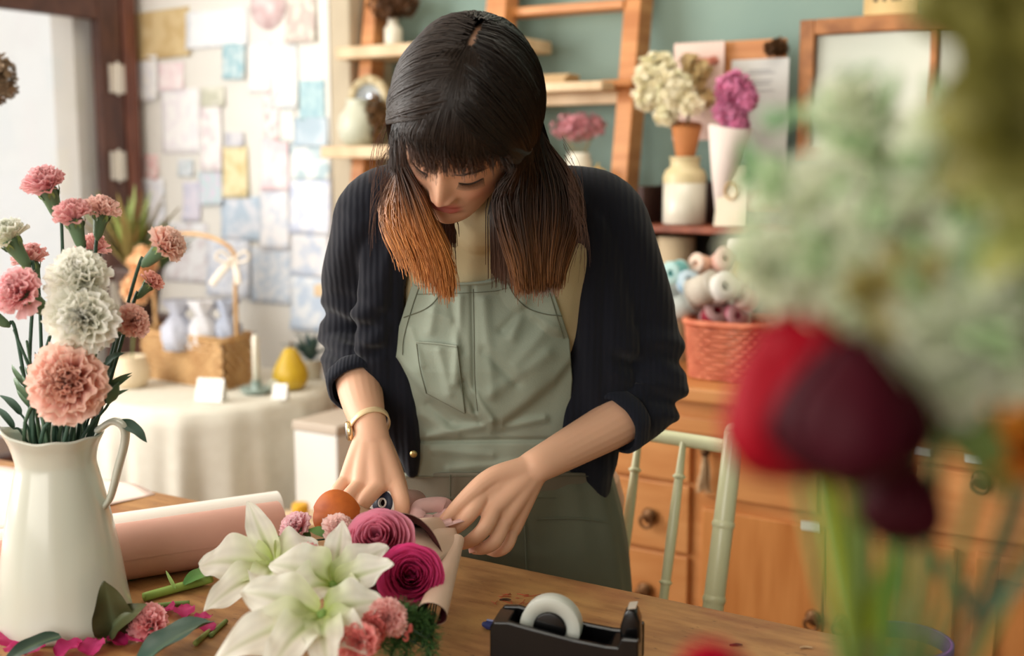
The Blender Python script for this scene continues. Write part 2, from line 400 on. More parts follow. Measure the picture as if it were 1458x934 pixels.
def u_at(px, py, v): return F(px, py, v)[0]
def lean_line(pxt, pyt, vt, pxb, pyb):
    """line of a leaning post: seen at (pxt,pyt) on plane vt and through (pxb,pyb) with the same u"""
    u = u_at(pxt, pyt, vt); a, b = -1.2, vt+.3
    f = lambda v: F(pxb, pyb, v)[0]-u
    fa = f(a)
    for _ in range(60):
        m = (a+b)/2; fm = f(m)
        if (fm > 0) == (fa > 0): a = m
        else: b = m
    zt = F(pxt, pyt, vt)[1]; zb = F(pxb, pyb, m)[1]
    return u, (vt, zt), (m, zb)
def post(mb, line, z0, z1, w=.042, d=.06, du=0):
    u, (v1, zz1), (v2, zz2) = line; sl = (v1-v2)/(zz1-zz2)
    va = v1+sl*(z0-zz1); vb = v1+sl*(z1-zz1); u += du
    vs = [UV(u+x*w/2, v+y*d/2, z) for v, z in ((va, z0), (vb, z1)) for x, y in ((-1, -1), (1, -1), (1, 1), (-1, 1))]
    mb.add(vs, [(3, 2, 1, 0), (4, 5, 6, 7), (0, 1, 5, 4), (1, 2, 6, 5), (2, 3, 7, 6), (3, 0, 4, 7)])
def v_on(line, z):
    u, (v1, zz1), (v2, zz2) = line; return v1+(v1-v2)/(zz1-zz2)*(z-zz1)
L1 = lean_line(537, 0, .36, 468, 560)
L2 = lean_line(910, 0, .40, 876, 255)
SLOPE = .15
L1 = (L1[0], (.36, L1[1][1]), (.36-SLOPE, L1[1][1]-1.0))
L2 = (L2[0], (.40, L2[1][1]), (.40-SLOPE, L2[1][1]-1.0))
ld = thing('ladder_shelf', 'orange wooden leaning ladder shelf standing beside the beige pilaster, left of the woman', 'shelf', UV(L1[0]+.2, .0, 0), -TH, 'leaning wooden ladder shelves')
for du in (0, .42):
    mb = MB(); post(mb, L1, 0, 1.95, du=du); mb.build('post', M_orange, ld, smooth=False, bevel=.003)
shelf1 = {}
for i, (px, py, d) in enumerate(((530, 62, .16), (510, 208, .22), (486, 400, .26))):
    z = F(px, py, v_on(L1, 1.3)-.08)[1]; v = v_on(L1, z)
    mb = MB(); ubox(mb, L1[0]-(.052 if i < 2 else .02), L1[0]+.52, v-d/2-.02, v+d/2+.0, z-.032, z)
    mb.build('shelf_board', M_shelf, ld, smooth=False, bevel=.004); shelf1[i] = (v, z)
lb = thing('ladder_shelf', 'wider orange wooden ladder shelf leaning on the sage wall, right of the woman\'s head', 'shelf', UV(L2[0]-.2, 0, 0), -TH, 'leaning wooden ladder shelves')
WL2 = L2[0]-u_at(712, 0, .40)
for du in (0, -WL2):
    mb = MB(); post(mb, L2, 0, 1.95, w=.045, d=.07, du=du); mb.build('post', M_orange, lb, smooth=False, bevel=.003)
shelf2 = {}
for i, (py, d) in enumerate(((-2, .05), (118, .2), (266, .26))):
    z = F(830, py, .30)[1]; v = v_on(L2, z)
    mb = MB(); ubox(mb, L2[0]-WL2+.02, L2[0]-.02, v-d/2-.02, v+d/2+.0, z-.022, z+.0)
    if i == 1: ubox(mb, L2[0]-WL2+.02, L2[0]-.02, v-.03, v, z-.05, z-.022)
    mb.build('shelf_board' if i else 'rung', M_shelf if i else M_orange, lb, smooth=False, bevel=.004); shelf2[i] = (v, z)
mb = MB(); p = UV(L2[0]-.03, v_on(L2, shelf2[1][1])-.045, shelf2[1][1]-.005); mb.tube([p-U*.03, p+U*.045], .012); mb.build('peg', M_orange, lb)
# ---- things on the ladder shelves
def tuft(name, mb, c, R, n, col, seed, size=.012, flat=1.0, colvar=.12):
    """a head of many small ruffled florets scattered through an ellipsoid"""
    rg = np.random.default_rng(seed)
    for _ in range(n):
        d = rg.normal(size=3); d /= np.linalg.norm(d); r = (rg.random()**.4)
        p = np.array(c)+d*r*np.array(R)*np.array([1, 1, flat]); k = 5
        a = rg.normal(size=3); a = d+.5*a; a /= np.linalg.norm(a); a = Vector(a); b = a.orthogonal().normalized(); e = a.cross(b)
        s = size*(.7+.6*rg.random()); cc = np.clip(np.array(col)*(1+colvar*rg.normal()), 0, 1)
        pc = Vector(p); vs = [pc]; fs = []
        for q in range(k):
            t = 2*PI*q/k
            for dt, rr, h in ((-.5, .75, .25), (0, 1, .45), (.5, .75, .25)):
                vs.append(pc + (b*math.cos(t+dt)+e*math.sin(t+dt))*s*rr + a*s*h*rg.uniform(.4, 1.2))
            n0 = 1+q*3; fs += [(0, n0, n0+1), (0, n0+1, n0+2)]
        mb.add(vs, fs, tuple(cc))
    return mb
def sprigs(mb, base, tips, r=.0012, col=(1, 1, 1)):
    for t in tips: mb.tube([base, (Vector(base)+Vector(t))/2+Vector((0, 0, .01)), t], [r, r, r*.6], n=5, sub=3, col=col)
v, z = shelf1[0]; s0 = FW(560, 50, v); s0.z = z+.001
t = thing('bottle_vase', 'small white bottle vase on the top shelf of the left ladder', 'vase', s0)
mb = MB(); mb.lathe([(.001, 0), (.022, 0), (.024, .01), (.024, .05), (.014, .062), (.013, .075), (.015, .077)], 20); mb.build('body', M_jarw, t, local=True)
t2 = thing('dried_bouquet', 'dark brown dried flowers in the white bottle vase, cut by the top edge', 'dried flowers', s0+Vector((0, 0, .07)))
mb = MB(); tuft('', mb, (0, 0, .045), (.07, .05, .04), 220, C(96, 66, 44), 3, .011); mb.build('flower_heads', M_attr, t2, local=True)
mb = MB(); sprigs(mb, (0, 0, -.02), [(.03*math.cos(a), .03*math.sin(a), .04) for a in (0, 1, 2, 3, 4, 5)], .0015, C(80, 60, 40)); mb.build('stems', M_matte, t2, local=True)
v, z = shelf1[1]; s1 = FW(511, 202, v-.075); s1.z = z+.001
t = thing('squat_vase', 'pale sage ceramic vase on the second shelf of the left ladder', 'vase', s1)
mb = MB(); mb.lathe([(.001, 0), (.036, 0), (.05, .02), (.056, .05), (.05, .08), (.034, .1), (.03, .115), (.034, .122), (.028, .12), (.026, .1)], 28, cap=False); mb.build('body', M_sagevase, t, local=True)
t = thing('round_mirror', 'small round mirror in a cream rim leaning behind the sage ceramic vase', 'mirror', s1+V*.06+Vector((0, 0, .0)))
mb = MB(); Rr = RM @ Matrix.Rotation(PI/2-.12, 3, 'X')
cc = s1+V*.040+U*.006+Vector((0, 0, .118))
mb.tube([cc+(U*math.cos(a)+Vector((0, 0, 1))*math.sin(a))*.058 for a in np.linspace(0, 2*PI, 33)], .013, n=10, cap=None); mb.build('rim', mat('cream_rim', rgb(214, 202, 168), .7, col2=rgb(170, 150, 112), nscale=60), t)
mb = MB(); mb.lathe([(.001, 0), (.055, 0), (.055, .004), (.001, .004)], 32, cc, RM @ Matrix.Rotation(PI/2, 3, 'X')); mb.build('glass', mat('small_mirror_glass', rgb(205, 215, 225), .12, .7), t)
mb = MB(); mb.box(s1+V*.052+U*.006+Vector((0, 0, .028)), (.04, .012, .054), RM); mb.build('foot', M_dry, t)
t = thing('dried_posy', 'brown dried posy lying beside the sage vase on the ladder', 'dried flowers', s1+U*.055)
mb = MB(); q = s1+U*.06; tuft('', mb, q+Vector((0, 0, .075)), (.028, .028, .06), 160, C(120, 88, 56), 5, .01); mb.build('flower_heads', M_attr, t)
mb = MB(); sprigs(mb, q, [q+Vector((.01*math.cos(a), .01*math.sin(a), .07)) for a in range(6)], .0015, C(90, 70, 45)); mb.build('stems', M_matte, t)
# right ladder: tray on the shelf, jar with pink dried flowers and a yellow ball below
v, z = shelf2[1]; q = FW(788, 110, v-.02); q.z = z+.001
mb = MB(); mb.box(q+Vector((0, 0, .009)), (.11, .08, .016), RM); mb.box(q+U*.02+Vector((0, 0, .021)), (.08, .06, .008), RM)
tag(mb.build('wooden_tray', mat('tray_wood', rgb(188, 158, 116), .6), smooth=False, bevel=.003), 'flat wooden box on the shelf right of the woman\'s head', 'box')
v, z = shelf2[2]
q = FW(824, 240, v-.03); q.z = z+.001
t = thing('glass_jar', 'white glass jar behind the woman\'s shoulder on the right ladder', 'jar', q)
mb = MB(); mb.lathe([(.001, 0), (.03, 0), (.033, .01), (.033, .06), (.028, .07), (.028, .082), (.025, .082), (.025, .07), (.03, .06), (.03, .012), (.001, .01)], 24); mb.build('body', M_jarw, t, local=True)
t = thing('pink_dried_bunch', 'bunch of tiny dusty pink dried flowers in the white glass jar', 'dried flowers', q+Vector((0, 0, .06)))
mb = MB(); tuft('', mb, (0, 0, .085), (.07, .05, .035), 330, C(214, 150, 160), 6, .007, colvar=.2); mb.build('flower_heads', M_attr, t, local=True)
mb = MB(); sprigs(mb, (0, 0, -.03), [(.045*math.cos(a), .04*math.sin(a), .08) for a in np.linspace(0, 6, 14)], .001, C(150, 140, 100)); mb.build('stems', M_matte, t, local=True)
q2 = FW(850, 245, v-.07); q2.z = z+.001
mb = MB(); mb.lathe([(.001, 0), (.012, .002), (.024, .014), (.026, .026), (.02, .04), (.008, .046), (.006, .043)], 20, q2); mb.tube([q2+Vector((0, 0, .042)), q2+Vector((.003, 0, .055))], .0022, n=6)
tag(mb.build('dried_gourd', mat('ochre_gourd', rgb(214, 180, 108), .6, col2=rgb(196, 156, 84), nscale=20)), 'small ochre gourd next to the white glass jar', 'gourd')
# ================================================================== cabinet
cb = thing('apothecary_cabinet', 'long honey coloured wooden cabinet with drawers and doors behind the chair', 'cabinet', UV(.3, .2, 0), -TH)
uL = -.62; uR = 1.55; ZT = F(960, 546, 0)[1]
mb = MB(); ubox(mb, uL, uR, .0, .42, .06, ZT-.03); ubox(mb, uL+.03, uR, .03, .40, 0, .06); mb.build('body', M_cab, cb, smooth=False, bevel=.003)
mb = MB(); ubox(mb, uL-.02, uR, -.025, .425, ZT-.032, ZT); mb.build('top', M_cab, cb, smooth=False, bevel=.006)
mb = MB(); ubox(mb, uL, uR, -.010, .001, F(960, 612, 0)[1], F(960, 590, 0)[1]); mb.build('rail', M_cab, cb, smooth=False, bevel=.003)
def ring_pull(px, py, parent):
    p = FW(px, py, -.028)
    mb = MB(); mb.lathe([(.001, 0), (.016, 0), (.018, .004), (.010, .008), (.001, .009)], 16, p+V*.012, RM @ Matrix.Rotation(PI/2, 3, 'X'))
    mb.tube([p+V*-.008+(U*math.cos(a)+Vector((0, 0, 1))*math.sin(a))*.014+Vector((0, 0, -.008)) for a in np.linspace(0, 2*PI, 21)], .0035, n=8, cap=None)
    mb.build('ring_pull', M_bronze, parent)
def front(name, u0, u1, z0, z1, m, knobs=(), cards=(), panel=False):
    mb = MB(); ubox(mb, u0, u1, -.012, .002, z0, z1)
    o = mb.build(name, m, cb, smooth=False, bevel=.003)
    if panel:
        w = .042
        for a in ((u0+.004, u0+w, z0+.004, z1-.004), (u1-w, u1-.004, z0+.004, z1-.004), (u0+w, u1-w, z1-w, z1-.004), (u0+w, u1-w, z0+.004, z0+w)):
            mb = MB(); ubox(mb, a[0], a[1], -.022, -.011, a[2], a[3]); mb.build('frame_strip', m, o, smooth=False, bevel=.002)
    for k in knobs: ring_pull(k[0], k[1], o)
    for k in cards:
        mb = MB(); facebox(mb, k[0]-13, k[1]-6, k[0]+13, k[1]+6, -.013, .003); mb.build('label_card', M_papw, o, smooth=False)
    return o
uA = F(1000, 720, 0)[0]; uB = F(1178, 800, 0)[0]; uC2 = F(1385, 800, 0)[0]
zD = F(1100, 735, 0)[1]
zr = F(960, 614, 0)[1]
g = .004
front('drawer', uA+g, uB-.02, zD+g+.02, zr-g, M_cab)
front('drawer', uB-.01, uC2-.12, zD+g+.02, zr-g, M_cab, (), ((1313, 641),))
front('drawer', uC2-.11, uR-.02, zD+g+.02, zr-g, M_cab, ((1397, 684),), ((1388, 652),))
front('cupboard_door', uA+g, uB-g/2, .1, zD-g, M_cabdoor, ((1157, 882),), ((1155, 749),))
front('cupboard_door', uB+g/2, F(1362, 800, 0)[0], .1, zD-g, M_cabdoor, ((1199, 888),))
front('cupboard_door', F(1366, 800, 0)[0]+.03, F(1366, 800, 0)[0]+.34, .1, zD-g, M_cabdoor, panel=True)
# small drawers left of the doors
us = F(986, 740, 0)[0]
zs = [zr-g, F(940, 682, 0)[1], F(930, 780, 0)[1], F(930, 870, 0)[1]]
for k in range(3):
    w = .2
    front('drawer', us-w, us-g, zs[k+1]+g, zs[k]-g, M_cab, (((922, 736),) if k == 1 else ((915, 842),) if k == 2 else ()))
    front('drawer', us-2*w-.03, us-w-.03, zs[k+1]+g, zs[k]-g, M_cab)
# raffia tassel hanging at (1002,660)
p = FW(1004, 642, -.03)
t = thing('raffia_tassel', 'small pale raffia tassel hanging on the cabinet behind the chair back', 'tassel', p)
mb = MB(); mb.lathe([(.001, .012), (.009, .010), (.012, 0), (.008, -.01), (.001, -.012)], 12, p); mb.build('knot', M_dry, t)
mb = MB(); rg = random.Random(4)
for k in range(40): mb.tube([p+Vector((rg.uniform(-.006, .006), rg.uniform(-.004, .004), -.006)), p+Vector((rg.uniform(-.012, .012), rg.uniform(-.01, .004), -.06)), p+Vector((rg.uniform(-.016, .016), rg.uniform(-.01, .004), rg.uniform(-.09, -.07)))], .0012, n=4, sub=2, col=C(210, 178, 140))
mb.build('strands', M_matte, t)
# ================================================================== hutch on the cabinet
zb = F(985, 322, .22)[1]; zt = F(930, 264, .34)[1]; u0h = F(921, 300, .22)[0]
ht = thing('wall_rack', 'low mahogany rack with a dark back on top of the wooden cabinet', 'rack', UV(u0h+.25, .33, ZT))
mb = MB(); ubox(mb, u0h-.02, u0h+.5, .20, .385, zb-.016, zb); mb.build('shelf_board', M_hutch, ht, smooth=False, bevel=.003)
mb = MB(); ubox(mb, u0h-.035, u0h+.515, .386, .4, ZT+.001, zt); mb.build('back_panel', mat('dark_teal_back', rgb(52, 56, 50), .7), ht, smooth=False)
for uu in (u0h-.035, u0h+.50):
    mb = MB(); ubox(mb, uu, uu+.016, .24, .386, ZT+.001, zt); mb.build('side_panel', M_hutchdk, ht, smooth=False, bevel=.002)
mb = MB(); ubox(mb, u0h-.035, u0h+.515, .372, .386, zb+.001, zt+.01); mb.build('back_rail', M_hutchdk, ht, smooth=False, bevel=.002)
# crock
q = FW(974, 312, .28); q.z = zb+.001
k = 1.0
t = thing('stoneware_crock', 'white stoneware crock with a cream shoulder on the rack shelf', 'crock', q)
mb = MB(); mb.lathe([(.001, 0), (.047, 0), (.05, .004), (.05, .095)], 32); mb.build('body', M_jarw, t, local=True)
mb = MB(); mb.lathe([(.05, .095), (.0505, .11), (.045, .124), (.034, .132), (.034, .150), (.038, .154), (.032, .156), (.03, .13)], 32, cap=False); mb.build('shoulder', mat('cream_glaze', rgb(216, 200, 156), .35), t, local=True)
# bouquet in crock
q2 = q+Vector((0, 0, .12))
t = thing('hydrangea_bouquet', 'cream dried hydrangea bouquet standing in the white crock', 'dried flowers', q2)
mb = MB()
for (px, py, r, n) in ((936, 105, .047, 330), (962, 128, .045, 300), (925, 135, .034, 150), (948, 165, .025, 90), (916, 108, .02, 60), (985, 150, .028, 80)):
    c = FW(px, py, .24); tuft('', mb, c, (r, r*.8, r), n, C(250, 242, 214), px, .011, colvar=.08)
mb.build('flower_heads', M_attr, t)
mb = MB(); c0 = q2+Vector((0, 0, -.05)); c1 = FW(978, 178, .26); mb.tube([c0, q2+Vector((0, 0, .035)), c1], [.014, .022, .036], n=16, cap='flat', col=C(186, 118, 66)); mb.build('paper_cone', M_matte, t)
mb = MB()
for k_, (px, py) in enumerate(((992, 118), (1000, 100), (984, 90), (1004, 140))):
    c = FW(px, py, .27); tuft('', mb, c, (.02, .02, .022), 60, C(206, 180, 130), 40+k_, .009); sprigs(mb, c1, [c], .0012, C(140, 120, 80))
mb.build('filler_sprigs', M_attr, t)
# pink dried bouquet
t = thing('carnation_bouquet', 'mauve pink ruffled bouquet in white paper behind the crock', 'flowers', FW(1035, 312, .27))
mb = MB()
for (px, py, r, n) in ((1045, 128, .04, 320), (1040, 160, .036, 260), (1062, 140, .028, 130), (1052, 178, .022, 90)):
    c = FW(px, py, .24); tuft('', mb, c, (r, r*.8, r), n, C(224, 142, 180), px, .010, colvar=.25)
mb.build('flower_heads', M_attr, t)
mb = MB(); a = FW(1028, 312, .27); a.z = zb+.001; mb.tube([a, FW(1032, 250, .26), FW(1040, 180, .25)], [.012, .03, .05], n=20, cap='flat', col=C(232, 218, 210)); mb.build('paper_wrap', M_matte, t)
# boards and cards
t = thing('wooden_clipboard', 'wooden board with a printed white sheet leaning on the sage wall', 'board', FW(1078, 320, .36))
mb = MB(); facebox(mb, 1030, 57, 1118, 300, .365, .01); mb.build('board', M_orange, t, smooth=False, bevel=.003)
mb = MB(); facebox(mb, 1040, 84, 1121, 270, .352, .002); mb.build('sheet', mat('greyish_sheet', rgb(204, 204, 200), .7), t, smooth=False)
mb = MB()
for i, (a, b, y) in enumerate(((1066, 1098, 99), (1062, 1104, 103), (1062, 1100, 114), (1064, 1096, 119), (1064, 1102, 128))): facebox(mb, a, y, b, y+1.8, .3495, .0006)
mb.build('printed_lines', mat('grey_print', rgb(172, 172, 172), .8), t, smooth=False)
mb = MB(); tuft('', mb, FW(1106, 68, .345), (.026, .01, .017), 90, C(96, 66, 40), 9, .009); mb.build('twig_ornament', M_attr, t)
t = thing('scalloped_card', 'pale pink card with a scalloped top edge beside the wooden board', 'card', FW(995, 220, .345))
pts = []
u0, z0 = F(958, 200, .335); u1, z1 = F(1032, 60, .335)
n = 9
for i in range(n*4+1):
    a = i/(n*4); pts.append((u0+(u1-u0)*a, z1+.004*abs(math.sin(a*n*PI))))
poly = [UV(u0, .335, z0)]+[UV(a, .335, b) for a, b in pts]+[UV(u1, .335, z0)]
mb = MB(); mb.prism(poly[::-1], -V*.002); mb.build('card', mat('pale_pink_card', rgb(228, 200, 188), .7), t, smooth=False)
mb = MB(); facebox(mb, 985, 82, 1018, 92, .3325, .0006); tuft('', mb, FW(1018, 86, .33), (.01, .003, .008), 14, C(220, 120, 100), 2, .006); mb.build('red_motif', mat('coral_print', rgb(214, 140, 118), .7), t, smooth=False)
t = thing('floral_card', 'cream card with a faint wreath print standing on the rack shelf', 'card', FW(1045, 316, .235))
mb = MB(); a = FW(1016, 313, .235); b = FW(1064, 313, .235); a.z = b.z = zb+.001; hh = FW(1040, 236, .235).z; c = FW(1066, 240, .25); d = FW(1026, 240, .25); c.z = d.z = hh
mb.prism([a, b, c, d], V*.003); mb.build('card', mat('cream_card', rgb(232, 222, 198), .7), t, smooth=False)
mb = MB(); cc = FW(1042, 272, .24); mb.tube([cc+(U*math.cos(x)*.016+Vector((0, 0, 1))*math.sin(x)*.018)-V*.002 for x in np.linspace(0, 2*PI, 25)], .0022, n=6, cap=None, col=C(196, 160, 110)); mb.build('wreath_print', M_matte, t)
q = FW(1056, 374, .12); q.z = FW(1056, 374, .12).z
# below shelf
def onto(px, v, z=ZT+.001, py=500):
    u = F(px, py, v)[0]; return UV(u, v, z)
zi = F(975, 337, .30)[1]
q = onto(962, .30, py=370)
mb = MB(); mb.lathe([(.001, 0), (.044, 0), (.046, .004), (.046, zi-ZT-.004), (.044, zi-ZT-.001), (.001, zi-ZT)], 32, q)
tag(mb.build('paper_canister', mat('beige_card_tube', rgb(200, 180, 146), .7)), 'tall beige canister under the rack shelf', 'canister')
zi = F(1056, 342, .20)[1]
q = onto(1056, .22, py=360)
t = thing('white_candle_jar', 'tall white cylinder with a square white lid, right end under the rack shelf', 'jar', q)
mb = MB(); mb.lathe([(.001, 0), (.026, 0), (.027, .003), (.027, zi-ZT-.03), (.001, zi-ZT-.028)], 24, q); mb.build('body', M_jarw, t)
mb = MB(); mb.lathe([(.001, 0), (.029, 0), (.029, .026), (.001, .028)], 24, q+Vector((0, 0, zi-ZT-.029))); mb.build('lid', M_papw, t)
# salmon basket with spools
M_salmon = mat('salmon_wicker', rgb(226, 138, 104), .6, col2=rgb(202, 110, 80), nscale=30)
bu0 = F(962, 500, .06)[0]; bu1 = F(1092, 500, .06)[0]; bz1 = F(1010, 462, .06)[1]-.0
bz0 = ZT+.001; bc = UV((bu0+bu1)/2, .16, bz0)
t = thing('salmon_basket', 'salmon pink wicker basket on the cabinet, half hidden by the blurred red rose', 'basket', bc)
mb = MB(); rx = (bu1-bu0)/2*1.0; ry = .10; hgt = bz1-bz0
def oval(s, h, n=72, dr=0): return [bc+U*(rx*s+dr)*math.copysign(abs(math.cos(a))**.6, math.cos(a))+V*(ry*s+dr)*math.copysign(abs(math.sin(a))**.6, math.sin(a))+Vector((0, 0, h)) for a in np.linspace(0, 2*PI, n+1)]
rows = 12
for r in range(rows):
    h = .005+hgt*r/rows; s = .9+.1*r/rows; pts = []
    for i, a in enumerate(oval(s, h, 96)):
        off = .0022*(1 if (i//2+r) % 2 else -1); d = (a-bc-Vector((0, 0, h))); d.normalize(); pts.append(a+d*off)
    mb.tube(pts, .0045, n=6, cap=None)
mb.build('weave', M_salmon, t)
mb = MB(); mb.tube(oval(1.02, hgt), .007, n=10, cap=None); mb.build('rim', M_salmon, t)
vs = oval(.88, .004, 48)[:-1]; mb = MB(); mb.prism(vs, (0, 0, .004)); mb.build('base', M_salmon, t, smooth=False)
spools = [(962, 388, (120, 190, 190), 20, 'turquoise'), (980, 402, (150, 190, 215), 18, 'light blue'), (955, 420, (210, 215, 215), 20, 'silver grey'), (975, 435, (176, 182, 176), 22, 'grey'), (1000, 378, (226, 186, 160), 18, 'peach'), (1003, 412, (200, 192, 178), 26, 'taupe'),
          (1030, 372, (224, 176, 160), 20, 'salmon'), (1028, 410, (238, 236, 230), 24, 'white upright'), (1050, 400, (176, 70, 60), 20, 'brick red'), (1056, 385, (222, 176, 90), 14, 'mustard'), (1018, 448, (150, 30, 52), 22, 'crimson'), (1045, 450, (212, 120, 140), 20, 'rose pink'),
          (990, 450, (190, 150, 140), 22, 'dusty pink'), (1064, 425, (196, 110, 100), 20, 'coral'), (945, 440, (225, 226, 224), 16, 'pearl')]
for i, (px, py, c, r, nm) in enumerate(spools):
    rg = random.Random(i+50); vv = .10+.09*rg.random(); p = FW(px, py, vv); R_ = r*2.45/FPX*1.0
    ax = Vector((rg.uniform(-1, 1), rg.uniform(-1, -.1), rg.uniform(-.3, .8))).normalized(); Rm = ax.to_track_quat('Z', 'Y').to_matrix(); h = R_*rg.uniform(.7, 1.6)
    t = thing('ribbon_spool', '%s ribbon spool in the pile heaped in the salmon basket' % nm, 'ribbon', p, 0, 'ribbon spools in the salmon basket')
    mb = MB(); mb.lathe([(R_*.3, -h/2), (R_*.86, -h/2), (R_*.9, 0), (R_*.86, h/2), (R_*.3, h/2), (R_*.3, -h/2)], 20, p, Rm, cap=False, col=C(*c)); mb.build('ribbon', M_matte, t)
    mb = MB()
    for s in (-1, 1): mb.lathe([(R_*.3, s*h/2), (R_*.94, s*h/2), (R_*.94, s*(h/2+.002)), (R_*.3, s*(h/2+.002))], 20, p, Rm, cap=False, col=tuple(.35*a+.65*b for a, b in zip(C(235, 232, 224), C(*c))))
    mb.build('flange', M_matte, t)
# ================================================================== old window frame used as mirror, sign above
fr = thing('framed_mirror', 'old two pane wooden window frame with clouded mirrors on the sage wall', 'mirror', FW(1250, 230, .36))
M_fr = mat('worn_orange_frame', rgb(182, 122, 72), .5, col2=rgb(140, 88, 48), nscale=6, stretch=(3, 3, 3), bump=.1)
fu0, fz1 = F(1143, 30, .39); fu1 = F(1345, 30, .39)[0]+ (F(1336, 30, .39)[0]-fu0)*.85; fz0 = F(1150, 232, .39)[1]
um = F(1336, 60, .39)[0]; sw = .034
for nm, a in (('stile', (fu0, fu0+sw, fz0, fz1)), ('stile', (fu1-sw, fu1, fz0, fz1)), ('rail', (fu0+sw, fu1-sw, fz1-sw, fz1)), ('rail', (fu0+sw, fu1-sw, fz0, fz0+sw)), ('mullion', (um-.012, um+.004, fz0+sw, fz1-sw))):
    mb = MB(); ubox(mb, a[0], a[1], .37, .41, a[2], a[3]); mb.build(nm, M_fr, fr, smooth=False, bevel=.003)
for a, b in ((fu0+sw, um-.01), (um+.002, fu1-sw)):
    mb = MB(); ubox(mb, a, b, .392, .398, fz0+sw, fz1-sw); mb.build('mirror_pane', M_mirror, fr, smooth=False)
t = thing('wooden_sign', 'pale wooden sign with worn dark lettering above the mirror frame', 'sign', FW(1272, 8, .38))
sv = .395
sg0 = F(1232, 0, sv)[0]; sg1 = F(1312, 0, sv)[0]; sz0 = fz1+.002
mb = MB(); ubox(mb, sg0, sg1, sv-.012, sv, sz0, sz0+.075); mb.build('plank', mat('pale_sign_wood', rgb(224, 196, 140), .6, col2=rgb(208, 176, 120), nscale=6, stretch=(1, 8, 1)), t, smooth=False, bevel=.002)
mb = MB()
for (a, b, y1) in ((1246, 1252, 4), (1259, 1264, 3), (1272, 1287, 2)):   # only the feet of the worn lettering show
    ua, ub = F(a, 0, sv)[0], F(b, 0, sv)[0]; zz1 = F(a, y1, sv)[1]; ubox(mb, ua, ub, sv-.0128, sv-.0118, zz1, zz1+.016)
mb.build('worn_lettering', mat('faded_black_ink', rgb(92, 80, 52), .6), t, smooth=False)
# ================================================================== round table with white cloth
ctr = Vector((-.765, 3.00, 0)); RT = .295; ZC = .752
t = thing('round_side_table', 'round side table hidden under a long white cloth by the papered wall', 'table', ctr)
mb = MB(); mb.lathe([(.001, ZC-.03), (RT-.012, ZC-.03), (RT-.01, ZC-.004), (.001, ZC-.002)], 48, ctr); mb.build('tabletop', M_orange, t)
mb = MB(); mb.lathe([(.12, 0), (.12, .02), (.03, .05), (.025, .4), (.04, ZC-.03)], 20, ctr); mb.build('pedestal', M_orange, t)
M_cloth = mat('linen_cloth', rgb(230, 226, 212), .85, col2=rgb(224, 219, 204), nscale=30, trans=.15)
def cl(a, b):
    th = 2*PI*a
    if b < .4:
        r = RT*b/.4; return ctr+Vector((r*math.cos(th), r*math.sin(th), ZC+.001))
    k = (b-.4)/.6; fold = (.5*math.sin(19*th)+.35*math.sin(11*th+1.3)+.15*math.sin(31*th))*.030*k**.6
    r = RT+.006+.02*k+fold; return ctr+Vector((r*math.cos(th), r*math.sin(th), ZC-.004-(ZC-.03)*k+.004*math.exp(-k*30)))
mb = MB(); mb.grid(cl, 361, 40); tag(mb.build('tablecloth', M_cloth), 'long white linen cloth draped in folds over the round side table', 'tablecloth')
def tt(px, Y, z=ZC+.002): p = P(px, 500, Y); return Vector((p.x, p.y, z))
# wicker basket
M_wick = mat('wicker', rgb(206, 168, 118), .65, col2=rgb(176, 134, 86), nscale=22)
bw = thing('wicker_basket', 'rectangular light brown wicker basket on the white cloth', 'basket', tt(275, 3.02))
A = tt(203, 3.12, 0); B = tt(318, 2.93, 0); Cc = tt(357, 3.06, 0); D = A+(Cc-B)
hb = F(260, 470, -.3)[1]; hb = ZC+.125
mb = MB()
def edge(P0, P1, nb, rev):
    for r in range(9):
        z = ZC+.008+r*.0135; pts = []
        for i in range(nb*2+1):
            p = P0.lerp(P1, i/(nb*2)); n_ = (P1-P0).cross(Vector((0, 0, 1))).normalized(); s = .003*math.sin(PI*(i/2)+PI*(r % 2)); pts.append(p+n_*s+Vector((0, 0, z)))
        mb.tube(pts, .0062, n=6, cap=None, sub=2)
edge(A, B, 20, 0); edge(B, Cc, 8, 0); edge(Cc, D, 20, 0); edge(D, A, 8, 0)
mb.build('weave', M_wick, bw)
mb = MB(); z = Vector((0, 0, hb+.001)); mb.tube([A+z, B+z, Cc+z, D+z, A+z], .008, n=8, cap=None); mb.build('rim', M_wick, bw)
mb = MB(); mb.prism([p+Vector((0, 0, ZC+.002)) for p in (A, B, Cc, D)], (0, 0, .008)); mb.build('base', M_wick, bw, smooth=False)
mb = MB(); h0 = B.lerp(Cc, .5)+Vector((0, 0, hb)); h1 = D.lerp(A, .5)+Vector((0, 0, hb)); top = Vector((0, 0, .215))
mb.tube([h0, h0+top*.55, h0+top, h0.lerp(h1, .3)+top*1.18, h0.lerp(h1, .7)+top*1.18, h1+top, h1], .0055, n=8, sub=4); mb.build('handle', M_wick, bw)
